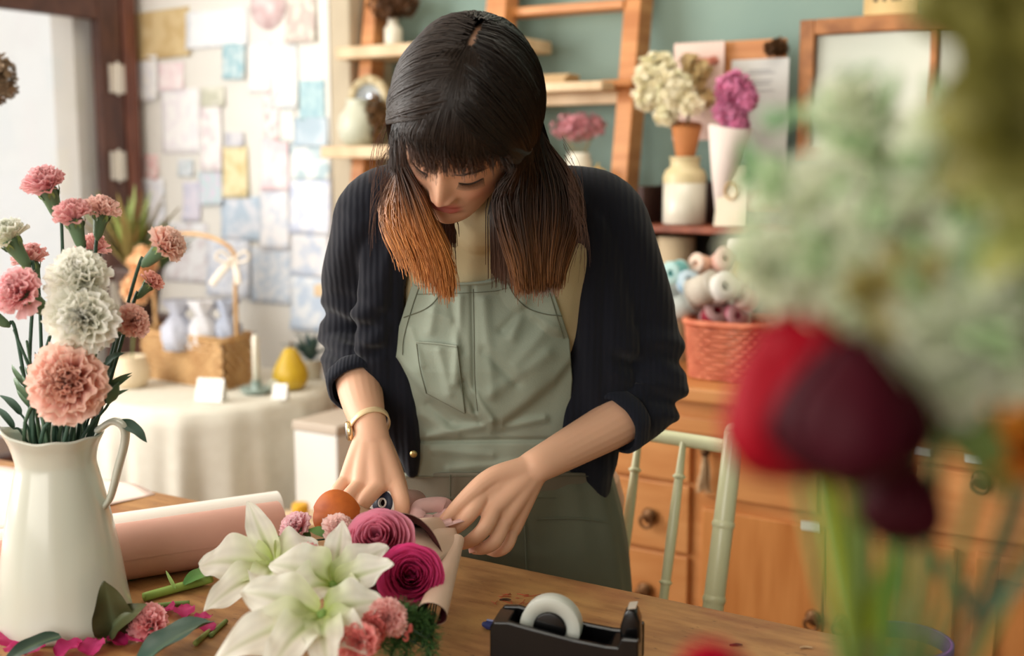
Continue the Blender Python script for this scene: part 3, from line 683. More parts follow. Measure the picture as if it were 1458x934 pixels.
# bow on handle
M_bow = mat('cream_ribbon', rgb(242, 232, 216), .5)
c = P(322, 358, 2.96); c = h0+top*.93-Vector((.0, .012, 0))
t = thing('ribbon_bow', 'cream ribbon bow tied to the wicker basket handle', 'bow', c)
for nm, off in (('loop', -1), ('loop', 1)):
    mb = MB(); pts = [c, c+Vector((off*.03, -.004, .022)), c+Vector((off*.042, -.006, .004)), c+Vector((off*.02, -.004, -.006)), c]
    mb.tube(pts, [(.003, .008)]*5, n=8, sub=5, up=(0, 1, .0)); mb.build(nm, M_bow, t)
mb = MB(); mb.tube([c, c+Vector((-.03, -.006, -.03)), c+Vector((-.055, -.006, -.062))], [(.009, .0015)]*3, n=8, sub=4, up=(0, 1, 0)); mb.tube([c, c+Vector((.01, -.006, -.035)), c+Vector((.012, -.006, -.06))], [(.008, .0015)]*3, n=8, sub=4, up=(0, 1, 0)); mb.build('tails', M_bow, t)
# tissue inside the basket: three soft bags
for i, (px, py, r, col, nm) in enumerate(((255, 435, .05, (214, 218, 232), 'pale blue tissue bundle on the left in the wicker basket'), (292, 420, .055, (236, 236, 240), 'white tissue bundle in the middle of the wicker basket'), (325, 440, .045, (196, 204, 222), 'blue grey tissue bundle by the basket handle'))):
    p = tt(px, 3.03, hb-.005); mb = MB(); rg = np.random.default_rng(i)
    def fn(a, z): return 1+.12*math.sin(7*a+z*60+i)+.07*math.sin(13*a-z*90)
    mb.lathe([(.001, -.03), (r*.7, -.03), (r*.85, .0), (r*.8, .03), (r*.4, .055), (r*.3, .06), (r*.75, .095), (r*.7, .1), (r*.2, .06), (.001, .06)], 36, p, fn=fn)
    tag(mb.build('tissue_bundle', mat('tissue_%d' % i, rgb(*col), .8, trans=.3)), nm, 'tissue paper', 'tissue bundles in the basket')
# place cards
for (px0, py0, px1, py1, Y, nm) in ((278, 516, 320, 548, 2.80, 'larger white folded card in front of the wicker basket'), (387, 524, 409, 546, 2.82, 'smaller white folded card right of the candlestick')):
    p = tt((px0+px1)/2, Y); w_ = (px1-px0)*Y/FPX; h = (py1-py0)*Y/FPX
    mb = MB(); sl = .35
    R0 = Matrix.Rotation(-.25, 3, 'Z')
    for s in (-1, 1): mb.box(p+R0 @ Vector((0, s*h*sl/2, h/2+.002)), (w_, .0012, h*1.06), R0 @ Matrix.Rotation(s*sl*.95, 3, 'X'))
    tag(mb.build('folded_card', M_papw, smooth=False), nm, 'card', 'folded cards on the cloth')
# candlestick
q = tt(364, 2.90)
t = thing('candlestick', 'grey green enamel saucer candlestick on the white cloth', 'candlestick', q)
mb = MB(); mb.lathe([(.001, 0), (.03, 0), (.043, .012), (.041, .013), (.02, .006), (.013, .008), (.012, .03), (.014, .032), (.010, .032), (.010, .02)], 28, q, cap=False); mb.build('saucer', mat('grey_green_enamel', rgb(140, 156, 148), .35), t)
mb = MB(); c = q+Vector((.042, 0, .02)); mb.tube([c+Vector((.011*math.cos(a), 0, .011*math.sin(a))) for a in np.linspace(0, 2*PI, 15)], .003, n=6, cap=None); mb.build('finger_ring', M_sagevase, t)
t = thing('white_candle', 'white candle standing in the grey green candlestick', 'candle', q+Vector((0, 0, .024)))
mb = MB(); mb.lathe([(.001, 0), (.0095, 0), (.0085, .118), (.006, .122), (.001, .121)], 16, q+Vector((0, 0, .024))); mb.build('wax', M_jarw, t)
mb = MB(); mb.tube([q+Vector((0, 0, .143)), q+Vector((.002, 0, .155))], .0012, n=5); mb.build('wick', M_drydk, t)
# yellow pear
q = tt(413, 2.95)
t = thing('ceramic_pear', 'yellow ceramic pear at the right edge of the white cloth', 'ornament', q)
mb = MB(); mb.lathe([(.001, 0), (.025, .001), (.04, .014), (.045, .034), (.04, .056), (.028, .078), (.020, .094), (.012, .104), (.001, .105)], 28, q); mb.build('body', mat('yellow_glaze', rgb(214, 182, 60), .35, col2=rgb(196, 160, 40), nscale=12), t)
mb = MB(); mb.tube([q+Vector((0, 0, .102)), q+Vector((.004, 0, .12))], .0025, n=6); mb.build('stalk', M_dry, t)
def leafy(mb, base, n, length, width, seed, spread=1.0, col=C(110, 140, 90), col2=C(60, 90, 60), up=.6, droop=.3):
    rg = random.Random(seed)
    for i in range(n):
        a = rg.uniform(0, 2*PI); el = rg.uniform(.2, 1.0); L_ = length*rg.uniform(.6, 1.1)
        d = Vector((math.cos(a)*spread*(1.2-el), math.sin(a)*spread*(1.2-el), up+el)).normalized()
        side = d.cross(Vector((0, 0, 1))).normalized(); w_ = width*rg.uniform(.7, 1.2); k = rg.random()
        cc = tuple(x*(1-k)+y*k for x, y in zip(col, col2)); vs = []; N_ = 7
        for j in range(N_):
            t_ = j/(N_-1); p = Vector(base)+d*L_*t_-Vector((0, 0, droop*L_*t_*t_)); ww = w_*math.sin(PI*min(.98, .08+t_*.92))**.8
            up_ = side.cross(d)*w_*.25
            vs += [p-side*ww+up_, p, p+side*ww+up_]
        fs = []
        for j in range(N_-1): b = j*3; fs += [(b, b+1, b+4, b+3), (b+1, b+2, b+5, b+4)]
        mb.add(vs, fs, cc)
    return mb
# plant pots
q = tt(442, 3.10)
t = thing('potted_sprig', 'small dark blue green plant behind the yellow pear', 'plant', q)
mb = MB(); mb.lathe([(.001, 0), (.026, 0), (.034, .05), (.036, .052), (.03, .052), (.001, .045)], 20, q); mb.build('pot', M_jarw, t)
mb = MB(); leafy(mb, q+Vector((0, 0, .045)), 40, .11, .009, 8, col=C(86, 112, 100), col2=C(60, 84, 92)); mb.build('leaves', M_leafg, t)
q = tt(186, 2.98)
t = thing('beige_pot', 'beige round pot at the left end of the white cloth', 'pot', q)
mb = MB(); mb.lathe([(.001, 0), (.03, 0), (.045, .02), (.046, .05), (.036, .075), (.038, .08), (.032, .078), (.03, .06), (.001, .05)], 24, q, cap=False); mb.build('body', mat('beige_clay', rgb(216, 198, 168), .6), t)
# green spiky plant on a tall stand behind the cloth table, near the window
q = Vector((P(196, 350, 3.25).x, 3.25, 0)); zp = P(196, 345, 3.25).z
t = thing('plant_stand', 'dark wooden plant stand between window and round table', 'stand', q)
mb = MB(); mb.lathe([(.001, 0), (.10, 0), (.11, .02), (.03, .06), (.022, .5), (.03, zp-.26), (.075, zp-.23), (.078, zp-.2), (.001, zp-.2)], 24, q); mb.build('column', M_dkwood, t)
t = thing('leafy_plant', 'green and reddish spiky potted plant beside the window frame', 'plant', q+Vector((0, 0, zp-.2)))
mb = MB(); mb.lathe([(.001, 0), (.045, 0), (.065, .12), (.07, .13), (.06, .13), (.001, .115)], 24, q+Vector((0, 0, zp-.199))); mb.build('pot', mat('dark_pot', rgb(84, 66, 60), .6), t)
mb = MB(); leafy(mb, q+Vector((-.02, 0, zp-.08)), 60, .24, .011, 9, spread=.7, col=C(140, 156, 84), col2=C(150, 110, 70), droop=.1); leafy(mb, q+Vector((.06, 0, zp-.08)), 70, .16, .010, 10, spread=.9, col=C(92, 124, 84), col2=C(120, 146, 96), droop=.2); mb.build('leaves', M_leafg, t)
for (px, py, r, nm) in ((208, 372, .034, 'upper'), (200, 408, .030, 'lower')):
    p = P(px, py, 3.1)
t = thing('peach_pompon_bunch', 'bunch of two peach pompon flowers behind the pink carnations', 'flowers', tt(186, 2.98, ZC+.06))
mb = MB(); b0 = tt(186, 2.98, ZC+.055)
tips = [P(204, 372, 3.0), P(196, 410, 2.98)]
sprigs(mb, b0, tips, .002, C(110, 120, 70)); mb.build('stems', M_matte, t)
for k_, p in enumerate(tips):
    mb = MB(); tuft('', mb, p, (.036, .036, .036), 160, C(240, 196, 150), 70+k_, .012, colvar=.06); mb.build('flower_head', M_attr, t)
# dried flower at far left edge, hanging from a nail on the window sash
p = P(-6, 112, 2.2)
t = thing('hanging_dried_bunch', 'brown dried flower bunch at the left edge in front of the window', 'dried flowers', p)
mb = MB(); tuft('', mb, p, (.036, .03, .045), 220, C(150, 128, 104), 77, .011, colvar=.2); mb.build('flower_heads', M_attr, t)
mb = MB(); sprigs(mb, p, [p+Vector((-.02+.01*k, 0, .16)) for k in range(4)], .0015, C(110, 90, 60)); mb.tube([p+Vector((0, 0, .15)), p+Vector((0, 0, 2.845-p.z))], .001, n=5, col=C(180, 170, 150)); mb.build('stems', M_matte, t)
# white storage box under the ladder with grey lid
q = P(488, 660, 2.75)
t = thing('storage_box', 'tall white storage box behind the woman\'s wrist', 'box', (q.x, q.y, 0))
zt_ = P(488, 608, 2.75).z
mb = MB(); mb.box((q.x, q.y+.02, zt_/2), (.13, .2, zt_), RM); mb.build('body', M_white, t, smooth=False, bevel=.004)
mb = MB(); mb.box((q.x, q.y+.02, zt_+.012), (.136, .206, .022), RM); mb.build('lid', mat('warm_grey_lid', rgb(190, 176, 160), .6), t, smooth=False, bevel=.004)
q = P(428, 722, 2.62)
t = thing('low_stool', 'low pale stool in front of the white cloth', 'stool', (q.x, q.y, 0)); zz = P(428, 738, 2.62).z
mb = MB(); mb.lathe([(.001, zz-.025), (.08, zz-.025), (.085, zz-.012), (.08, zz), (.001, zz)], 28, (q.x, q.y, 0)); mb.build('seat', M_shelf, t)
for k in range(3):
    a = k*2*PI/3+.4; mb = MB(); mb.tube([(q.x+.05*math.cos(a), q.y+.05*math.sin(a), zz-.02), (q.x+.09*math.cos(a), q.y+.09*math.sin(a), .012)], .012, n=8); mb.build('leg', M_shelf, t)
mb = MB(); mb.lathe([(.001, 0), (.016, 0), (.02, .03), (.017, .034), (.001, .03)], 20, (q.x, q.y, zz+.001)); tag(mb.build('amber_cup', mat('amber_glaze', rgb(226, 168, 40), .4)), 'small amber yellow cup on the low stool', 'cup')
# ================================================================== chair
def chair():
    A0 = P(1046, 616, 1.80); W = .385; ztop = A0.z
    t = thing('bamboo_chair', 'pale green bamboo style chair behind the worktable', 'chair', A0-U*W/2-V*.1-Vector((0, 0, A0.z)), -TH)
    M = mat('pale_green_lacquer', rgb(228, 230, 190), .32, coat=.3, col2=rgb(220, 222, 180), nscale=5)
    rec = Vector((.172, .05, 1)).normalized(); rec = Vector((V.x*.27, V.y*.27, 1)).normalized()
    low = lambda s: (A0-U*s) - rec*((A0.z-.46)/rec.z)
    def pnt(s, h): b = low(s); return b+rec*((h-.46)/rec.z)
    for s in (0, W):
        mb = MB(); b = low(s); f0 = b-V*-.05; f0 = Vector((b.x+V.x*.06, b.y+V.y*.06, .016))
        pts = [f0, b.lerp(f0, .4), b, pnt(s, .6), pnt(s, ztop-.03), pnt(s, ztop)]
        mb.tube(pts, [.013, .015, .016, .0165, .016, .0155], n=14, sub=4)
        for h in (.56, .66, .77): q = pnt(s, h); mb.tube([q-rec*.006, q, q+rec*.006], [.0165, .0185, .0165], n=14, cap=None)
        mb.build('back_post', M, t)
    for nm, h, r in (('top_rail', ztop-.022, .0115), ('lower_rail', .60, .009)):
        mb = MB(); mb.tube([pnt(.0, h), pnt(W/2, h)+V*.012, pnt(W, h)], r, n=12, sub=6); mb.build(nm, M, t)
    for k in range(1, 5):
        s = .005+k*W/5; mb = MB(); mb.tube([pnt(s, .60), pnt(s, .66), pnt(s, .76), pnt(s, .84), pnt(s, ztop-.022)], [.006, .0075, .0085, .0065, .005], n=10, sub=3)
        for h in (.67, .83): q = pnt(s, h); mb.tube([q-rec*.004, q, q+rec*.004], [.0075, .011, .0075], n=10, cap=None)
        mb.build('spindle', M, t)
    fl = low(0)-V*.38+U*.02; frr = low(W)-V*.38-U*.02
    mb = MB(); b0, b1 = low(0), low(W)
    mb.prism([Vector((p.x, p.y, .44)) for p in (b0, fl, frr, b1)], (0, 0, .025)); mb.build('seat', M, t, smooth=False, bevel=.008)
    for f in (fl, frr):
        mb = MB(); mb.tube([Vector((f.x, f.y, .44))+V*.02, Vector((f.x, f.y, .016))+V*.02], [.016, .012], n=12); mb.build('front_leg', M, t)
    for (p, q) in ((b0, fl), (b1, frr), (fl, frr), (b0, b1)):
        mb = MB(); k = Vector((0, 0, .2)); mb.tube([Vector((p.x, p.y, .2)), Vector((q.x, q.y, .2))], .008, n=8); mb.build('stretcher', M, t)
chair()
# ================================================================== worktable
TZ = .78
E0 = T(690, 797, TZ)
tb = thing('worktable', 'big worn wooden worktable in the foreground with the bouquet on it', 'table', (E0.x, E0.y, 0), -TH)
M_tab = mat('worn_table_wood', rgb(178, 132, 82), .5, col2=rgb(134, 90, 54), nscale=6, stretch=(2.2, 10, 10), bump=.3, bscale=60, contrast=(.3, .72), detail=8)
def _worn(m):
    nt = m.node_tree; N = nt.nodes; Lk = nt.links; b = N['Principled BSDF']
    src = b.inputs['Base Color'].links[0].from_socket
    tc = N.new('ShaderNodeTexCoord')
    def layer(src, scale, lo, hi, colr, st=(1, 1, 1), det=4):
        mp = N.new('ShaderNodeMapping'); mp.inputs['Scale'].default_value = st; Lk.new(tc.outputs['Object'], mp.inputs[0])
        n = N.new('ShaderNodeTexNoise'); n.inputs['Scale'].default_value = scale; n.inputs['Detail'].default_value = det; Lk.new(mp.outputs[0], n.inputs['Vector'])
        r = N.new('ShaderNodeMapRange'); r.inputs['From Min'].default_value = lo; r.inputs['From Max'].default_value = hi; Lk.new(n.outputs['Fac'], r.inputs['Value'])
        mx = N.new('ShaderNodeMix'); mx.data_type = 'RGBA'; Lk.new(r.outputs[0], mx.inputs['Factor']); Lk.new(src, mx.inputs['A']); mx.inputs['B'].default_value = colr
        return mx.outputs['Result']
    s = layer(src, 7, .55, .8, rgb(192, 150, 94))
    s = layer(s, 60, .66, .74, rgb(70, 44, 28), (1, 3.5, 1), 5)
    s = layer(s, 3.2, .62, .75, rgb(158, 92, 64))
    Lk.new(s, b.inputs['Base Color'])
_worn(M_tab)
mb = MB(); mb.box((.05, -.52, TZ-.0175), (2.5, 1.04, .035)); mb.build('tabletop', M_tab, tb, smooth=False, bevel=.006, local=True, seg=3)
for y in (-.06, -.98):
    mb = MB(); mb.box((.05, y, TZ-.085), (2.3, .022, .10)); mb.build('apron_rail', M_tab, tb, smooth=False, bevel=.003, local=True)
for x in (-1.12, 1.22):
    mb = MB(); mb.box((x, -.52, TZ-.085), (.022, .88, .10)); mb.build('end_rail', M_tab, tb, smooth=False, bevel=.003, local=True)
    for y in (-.07, -.97):
        mb = MB(); mb.box((x, y, (TZ-.035)/2), (.06, .06, TZ-.036)); mb.build('leg', M_tab, tb, smooth=False, bevel=.005, local=True)
# ================================================================== the woman
M_skin = mat('skin', (1, 1, 1, 1), .5, attr='col', sss=.12, spec=.35)
SK = C(226, 178, 148); 
M_cardi = mat('navy_rib_knit', rgb(27, 29, 37), .9, wave=('X', 36, 1.5, .35), spec=.08, sheen=.12)
M_cuff = mat('navy_cuff', rgb(30, 33, 42), .9, wave=('X', 60, .5, .3), spec=.08, sheen=.12)
M_shirt = mat('beige_jersey', rgb(196, 180, 142), .85, col2=rgb(188, 172, 134), nscale=12, bump=.15, bscale=400)
M_apron = mat('sage_canvas', rgb(152, 161, 146), .85, col2=rgb(142, 152, 137), nscale=9, bump=.2, bscale=500)
M_band = mat('taupe_waistband', rgb(128, 122, 106), .85, col2=rgb(116, 111, 96), nscale=12, bump=.2, bscale=500)
M_skirt = mat('olive_sage_canvas', rgb(112, 116, 98), .85, col2=rgb(104, 108, 91), nscale=7, bump=.2, bscale=500)
M_stitch = mat('dark_stitching', rgb(104, 108, 92), .9)
M_hair = mat('hair', (1, 1, 1, 1), .42, attr='col', spec=.45)
wm = thing('person', 'young woman in navy cardigan and sage apron bending over the worktable, tying a bouquet', 'person', (0.0, 1.80, 0))
def fuse(parts, voxel, smooth=3, name='fused'):
    b = MB()
    for p in parts: b.add(p.v, p.f)
    me = b.mesh(name); ob = bpy.data.objects.new(name, me); COL.objects.link(ob)
    r = ob.modifiers.new('r', 'REMESH'); r.mode = 'VOXEL'; r.voxel_size = voxel; r.use_smooth_shade = True
    if smooth: s = ob.modifiers.new('s', 'SMOOTH'); s.factor = .5; s.iterations = smooth
    dg = bpy.context.evaluated_depsgraph_get(); nm = bpy.data.meshes.new_from_object(ob.evaluated_get(dg))
    bpy.data.objects.remove(ob); return nm
def verts(me):
    a = np.empty(len(me.vertices)*3, np.float32); me.vertices.foreach_get('co', a); return a.reshape(-1, 3)
def norms(me):
    a = np.empty(len(me.vertices)*3, np.float32); me.vertices.foreach_get('normal', a); return a.reshape(-1, 3)
def setv(me, a): me.vertices.foreach_set('co', a.astype(np.float32).ravel()); me.update()
def setcol(me, c):
    if 'col' in me.color_attributes: me.color_attributes.remove(me.color_attributes['col'])
    ca = me.color_attributes.new('col', 'FLOAT_COLOR', 'POINT'); a = np.ones((len(c), 4), np.float32); a[:, :3] = c; ca.data.foreach_set('color', a.ravel())
def px_of(a):
    """pixel coordinates of world points (numpy)"""
    d = a-np.array([0, 0, CAMZ]); f = d[:, 1]*cp-d[:, 2]*sp; u = d[:, 1]*sp+d[:, 2]*cp
    return 729+FPX*d[:, 0]/f, 467-FPX*u/f
# ---- head frame
PHI = math.radians(60); cph, sph = math.cos(PHI), math.sin(PHI)
M0 = Matrix(((-1, 0, 0), (0, -cph, -sph), (0, -sph, cph)))
HR = Matrix.Rotation(math.radians(3), 3, 'Y') @ M0 @ Matrix.Rotation(math.radians(-14), 3, 'Z')
HC = P(661, 167, 1.435); HRn = np.array(HR); HCn = np.array(HC)
def HW(x, y, z): return HC + HR @ Vector((x, y, z))
# head surface
TAB = np.array([(-.121, .010, .074, .050), (-.116, .022, .082, .030), (-.105, .035, .086, .005), (-.090, .046, .087, -.025), (-.070, .056, .086, -.055), (-.045, .064, .085, -.078), (-.02, .069, .085, -.09), (0, .071, .084, -.096), (.03, .074, .088, -.099), (.055, .0735, .085, -.096), (.078, .066, .070, -.084), (.096, .047, .045, -.060), (.107, .024, .018, -.034), (.111, .004, -.005, -.012)])
def head_mb():
    NZ, NA = 150, 180; mb = MB(); vs = []
    t = np.linspace(0, 1, NZ); t = .5-.5*np.cos(t*PI); zz = TAB[0, 0]+(TAB[-1, 0]-TAB[0, 0])*t
    for z in zz:
        w_, f_, b_ = [np.interp(z, TAB[:, 0], TAB[:, k]) for k in (1, 2, 3)]
        for k in range(NA):
            a = 2*PI*k/NA; ca, sa = math.cos(a), math.sin(a); e = .88
            x = w_*math.copysign(abs(ca)**e, ca); y = (f_+b_)/2+(f_-b_)/2*math.copysign(abs(sa)**e, sa)
            if sa > 0:
                m = min(1, sa*1.6); dy = 0; ax = abs(x)
                if -.050 < z < .016:
                    if z > -.037: q = (z-.016)/(-.037-.016); n_ = .002+.019*q**1.2
                    else: n_ = .021*max(0, 1-((-.037-z)/.011)**1.5)
                    sg = .0075+.0035*max(0, min(1, -z/.036)); dy += n_*math.exp(-(x/sg)**2)
                dy += .0075*(math.exp(-((ax-.0115)/.0050)**2-((z+.0395)/.0055)**2))
                dy -= .0065*math.exp(-((ax-.030)/.015)**2-((z-.002)/.011)**2)
                dy += .0060*math.exp(-((ax-.031)/.0125)**2-((z+.001)/.0075)**2)
                dy += .0035*math.exp(-((ax-.030)/.020)**2-((z-.021)/.007)**2)
                dy += .0050*math.exp(-((ax-.040)/.016)**2-((z+.038)/.018)**2)
                lw = math.exp(-(x/.019)**4)
                dy += lw*(.0048*math.exp(-((z+.0625)/.0042)**2)+.0058*math.exp(-((z+.0735)/.0048)**2)-.0035*math.exp(-((z+.0678)/.0014)**2))
                dy -= .003*math.exp(-((z+.085)/.006)**2-(x/.02)**2)
                dy += .005*math.exp(-((z+.104)/.013)**2-(x/.016)**2)
                y += dy*m
            vs.append(HW(x, y, z))
    fs = [(i*NA+k, i*NA+(k+1) % NA, (i+1)*NA+(k+1) % NA, (i+1)*NA+k) for i in range(NZ-1) for k in range(NA)]
    fs += [tuple(range(NA))[::-1], tuple((NZ-1)*NA+k for k in range(NA))]
    return mb.add(vs, fs)
parts = [head_mb()]
for s in (-1, 1):  # ears
    e = MB(); e.tube([HW(s*.068, -.012, -.030), HW(s*.074, -.016, -.01), HW(s*.076, -.02, .010), HW(s*.072, -.018, .022)], [(.006, .009), (.006, .014), (.006, .015), (.005, .009)], n=14, sub=4, up=HR @ Vector((0, 1, 0))); parts.append(e)
FD = Vector((-.22, -.975, 0))
# neck and torso (under the clothes)
nk = MB(); nk.tube([HW(0, -.02, -.03), HW(0, -.035, -.085), P(694, 285, 1.565), P(700, 300, 1.61)], [.048, .044, .046, .060], n=28, sub=4); parts.append(nk)
TORS = [((699, 282, 1.615), (.105, .052)), ((698, 312, 1.635), (.152, .075)), ((695, 370, 1.65), (.158, .090)), ((692, 440, 1.665), (.150, .094)), ((698, 540, 1.69), (.128, .082)), ((712, 620, 1.715), (.126, .082)), ((725, 700, 1.745), (.150, .095)), ((732, 770, 1.765), (.160, .10))]
def torso(grow=0, shift=0.0, end=None, n=40, gy=0):
    mb = MB(); L_ = TORS[:end]; mb.tube([P(*p)+Vector((0, shift, 0)) for p, r in L_], [(a+grow, b+grow+gy) for p, r in L_ for a, b in [r]], n=n, sub=5, up=-FD); return mb
parts.append(torso())
SL, SR = P(534, 306, 1.615), P(862, 308, 1.63)
EL, ER = P(508, 480, 1.70), P(925, 556, 1.665)
WL, WR = P(527, 607, 1.535), P(770, 660, 1.525)
def limb(pts, rad, n=20, sub=5): m = MB(); m.tube(pts, rad, n=n, sub=sub); return m
parts.append(limb([P(640, 296, 1.62), SL, EL.lerp(SL, .5), EL], [.045, .043, .038, .035]))
parts.append(limb([P(760, 296, 1.62), SR, ER.lerp(SR, .5), ER], [.045, .043, .038, .035]))
parts.append(limb([EL, P(508, 518, 1.65), P(512, 550, 1.61), P(519, 582, 1.565), WL, P(531, 622, 1.525)], [.036, .034, .0315, .027, .0225, .022]))
parts.append(limb([ER, P(905, 580, 1.645), P(876, 602, 1.615), P(822, 632, 1.57), WR, P(756, 667, 1.52)], [.037, .036, .0335, .0285, .0235, .022]))
HANDS = []
def hand(wrist, mcps, fingers, thumb, fr):
    out = []; m0 = Vector(wrist)
    for k, (mc, ch) in enumerate(zip(mcps, fingers)):
        mc = P(*mc); pts = [m0.lerp(mc, .05), m0.lerp(mc, .5)+Vector((0, -.002, .002)), mc]
        out.append(limb(pts, [.0175, .0155, .0120], n=14, sub=4))
        c = [mc]+[P(*q) for q in ch]; r = fr[k]
        out.append(limb(c, [r*1.16, r*1.04, r*.92, r*.74], n=14, sub=5)); HANDS.append((c[-2], c[-1], r))
    for a, b in zip(mcps[:-1], mcps[1:]):   # webbing and palm volume
        a, b = P(*a), P(*b); out.append(limb([a+Vector((0, .0025, 0)), b+Vector((0, .0025, 0))], [.0105, .0105], n=12, sub=1)); q_ = a.lerp(b, .5)
        out.append(limb([m0.lerp(q_, .15), m0.lerp(q_, .55), q_+Vector((0, .002, .002))], [.0172, .0150, .0108], n=12, sub=3)); out.append(limb([m0, q_+Vector((0, .009, -.004))], [.016, .012], n=12, sub=1))
    th = [P(*q) for q in thumb]; out.append(limb([m0]+th, [.0175, .016, .0125, .0112, .0085], n=14, sub=5)); HANDS.append((th[-2], th[-1], .0105))
    return out
parts += hand(P(766, 661, 1.525), [(690, 700, 1.492), (704, 722, 1.486), (718, 740, 1.493), (730, 752, 1.51)],
     [[(671, 730, 1.476), (655, 747, 1.478), (641, 757, 1.484)], [(690, 752, 1.470), (673, 768, 1.474), (660, 775, 1.482)], [(706, 769, 1.476), (690, 780, 1.48), (676, 782, 1.49)], [(722, 776, 1.494), (708, 785, 1.498), (696, 784, 1.506)]],
     [(742, 668, 1.512), (700, 679, 1.494), (669, 704, 1.484), (634, 740, 1.484)], (.0098, .010, .0094, .0084))
parts += hand(P(529, 611, 1.533), [(564, 688, 1.496), (538, 692, 1.486), (514, 689, 1.49), (496, 680, 1.504)],
     [[(572, 714, 1.474), (571, 733, 1.476), (568, 749, 1.484)], [(518, 715, 1.464), (514, 733, 1.468), (518, 748, 1.476)], [(493, 712, 1.466), (490, 732, 1.47), (494, 746, 1.476)], [(479, 701, 1.486), (476, 719, 1.486), (480, 733, 1.49)]],
     [(545, 640, 1.533), (561, 672, 1.53), (570, 706, 1.522), (566, 738, 1.51)], (.0102, .0100, .0094, .0084))
# legs
fl = .0
parts.append(limb([(-.09, 1.80, .80), (-.10, 1.84, .5), (-.10, 1.86, .1)], [.085, .06, .042]))
parts.append(limb([(.09, 1.80, .80), (.10, 1.83, .5), (.10, 1.86, .1)], [.085, .06, .042]))
body = fuse(parts, .0016, 3, 'body')
co = verts(body).astype(np.float64); nn_ = len(co)
ed = np.empty(len(body.edges)*2, np.int32); body.edges.foreach_get('vertices', ed); ed = ed.reshape(-1, 2)
wgt = np.zeros(nn_)
for W_, mm in ((P(766, 661, 1.525), P(712, 730, 1.49)), (P(529, 611, 1.533), P(530, 690, 1.49))):
    W_, mm = np.array(W_), np.array(mm)
    for k_, rr_ in ((-.1, .030), (.25, .030), (.55, .034)):
        dd = np.linalg.norm(co-(W_*(1-k_)+mm*k_), axis=1); wgt = np.maximum(wgt, np.clip((rr_+.012-dd)/.012, 0, 1))
sel = wgt[ed[:, 0]]+wgt[ed[:, 1]] > 0; es = ed[sel]; deg = np.bincount(es.ravel(), minlength=nn_).astype(float); deg[deg == 0] = 1
for it in range(26):
    acc = np.zeros_like(co)
    for ax_ in range(3): acc[:, ax_] = np.bincount(es[:, 0], co[es[:, 1], ax_], nn_)+np.bincount(es[:, 1], co[es[:, 0], ax_], nn_)
    lam = .6 if it % 2 == 0 else -.52 if it < 14 else .4
    co += lam*wgt[:, None]*(acc/deg[:, None]-co)*(deg > 1)[:, None]
setv(body, co); co = verts(body)
loc = (co-HCn) @ HRn       # local head coordinates
col = np.tile(np.array(SK), (nn_, 1))
rg = np.random.default_rng(1)
isface = (np.linalg.norm(loc-np.array([0, 0, 0]), axis=1) < .16)
x, y, z = loc[:, 0], loc[:, 1], loc[:, 2]
def blend(c, m, k): return c*(1-m[:, None])+np.array(k)*m[:, None]
blush = .45*np.exp(-((np.abs(x)-.042)/.018)**2-((z+.036)/.018)**2)*(y > .03)*isface
col = blend(col, blush, C(214, 128, 110))
nosem = .35*np.exp(-(x/.014)**2-((z+.038)/.010)**2)*(y > .08)*isface; col = blend(col, nosem, C(218, 140, 118))
lipm = np.exp(-(np.abs(x)/.0215)**6-(np.abs(z+.068)/.0100)**4)*(y > .06)*isface; col = blend(col, np.clip(lipm*1.1, 0, .9), C(198, 100, 92))
lid = .35*np.exp(-((np.abs(x)-.031)/.016)**2-((z-.0)/.008)**2)*(y > .05)*isface; col = blend(col, lid, C(172, 112, 92))
# scalp darkening where hair grows
hl = np.where(y > 0, .052-.5*np.clip(np.abs(x)-.045, 0, 1), -.03)+np.clip(-y, 0, .05)*-.6
scalp = np.clip((z-hl)/.006, 0, 1)*isface*((y < .075) | (z > .05)); col = blend(col, scalp, C(30, 21, 17))
prt = np.exp(-(x/.0035)**4)*(z > .06)*(z < .115)*(y < .05)*isface; col = blend(col, .8*prt, C(190, 146, 118))
setcol(body, col)
bo = link(body, 'body', M_skin, wm)
# nails
M_nail = mat('nail', rgb(232, 176, 160), .25, coat=.3)
for (a, b, r) in HANDS:
    d = (b-a).normalized(); n_ = Vector((0, -1, .35)); n_ = (n_-d*n_.dot(d)).normalized()
    if n_.y > -.2: continue
    q = b-d*.001+n_*r*.66; s_ = d.cross(n_)
    mb = MB()
    def nf(u_, v_): aa = (u_*2-1)*1.0; return q+s_*(r*.56*math.sin(aa))+n_*(r*.14*math.cos(aa)-.0003)+d*((v_-.5)*r*1.15)
    mb.grid(nf, 7, 6, thick=.0006); mb.build('fingernail', M_nail, bo)
# brows, lashes
mb = MB(); rgx = random.Random(3)
def face_pt(x, z, out=.0006):
    f_ = np.interp(z, TAB[:, 0], TAB[:, 2]); b_ = np.interp(z, TAB[:, 0], TAB[:, 3]); w_ = np.interp(z, TAB[:, 0], TAB[:, 1])
    ca = min(.999, abs(x)/w_)**(1/.88); sa = math.sqrt(1-ca*ca); y_ = (f_+b_)/2+(f_-b_)/2*sa**.88
    ax = abs(x); dy = -.0065*math.exp(-((ax-.030)/.015)**2-((z-.002)/.011)**2)+.006*math.exp(-((ax-.031)/.0125)**2-((z+.001)/.0075)**2)+.0035*math.exp(-((ax-.030)/.020)**2-((z-.021)/.007)**2)
    return HW(x, y_+dy+out, z)
for s in (-1, 1):
    for k in range(90):
        a = rgx.random(); xx = s*(.016+.032*a); zz_ = .0185+.006*math.sin(a*PI*.75)+rgx.uniform(-.0018, .0018)
        mb.tube([face_pt(xx, zz_), face_pt(xx+s*.0035, zz_+.0022-.003*a, .0012)], [.00045, .0002], n=4, cap='flat', col=C(44, 30, 22))
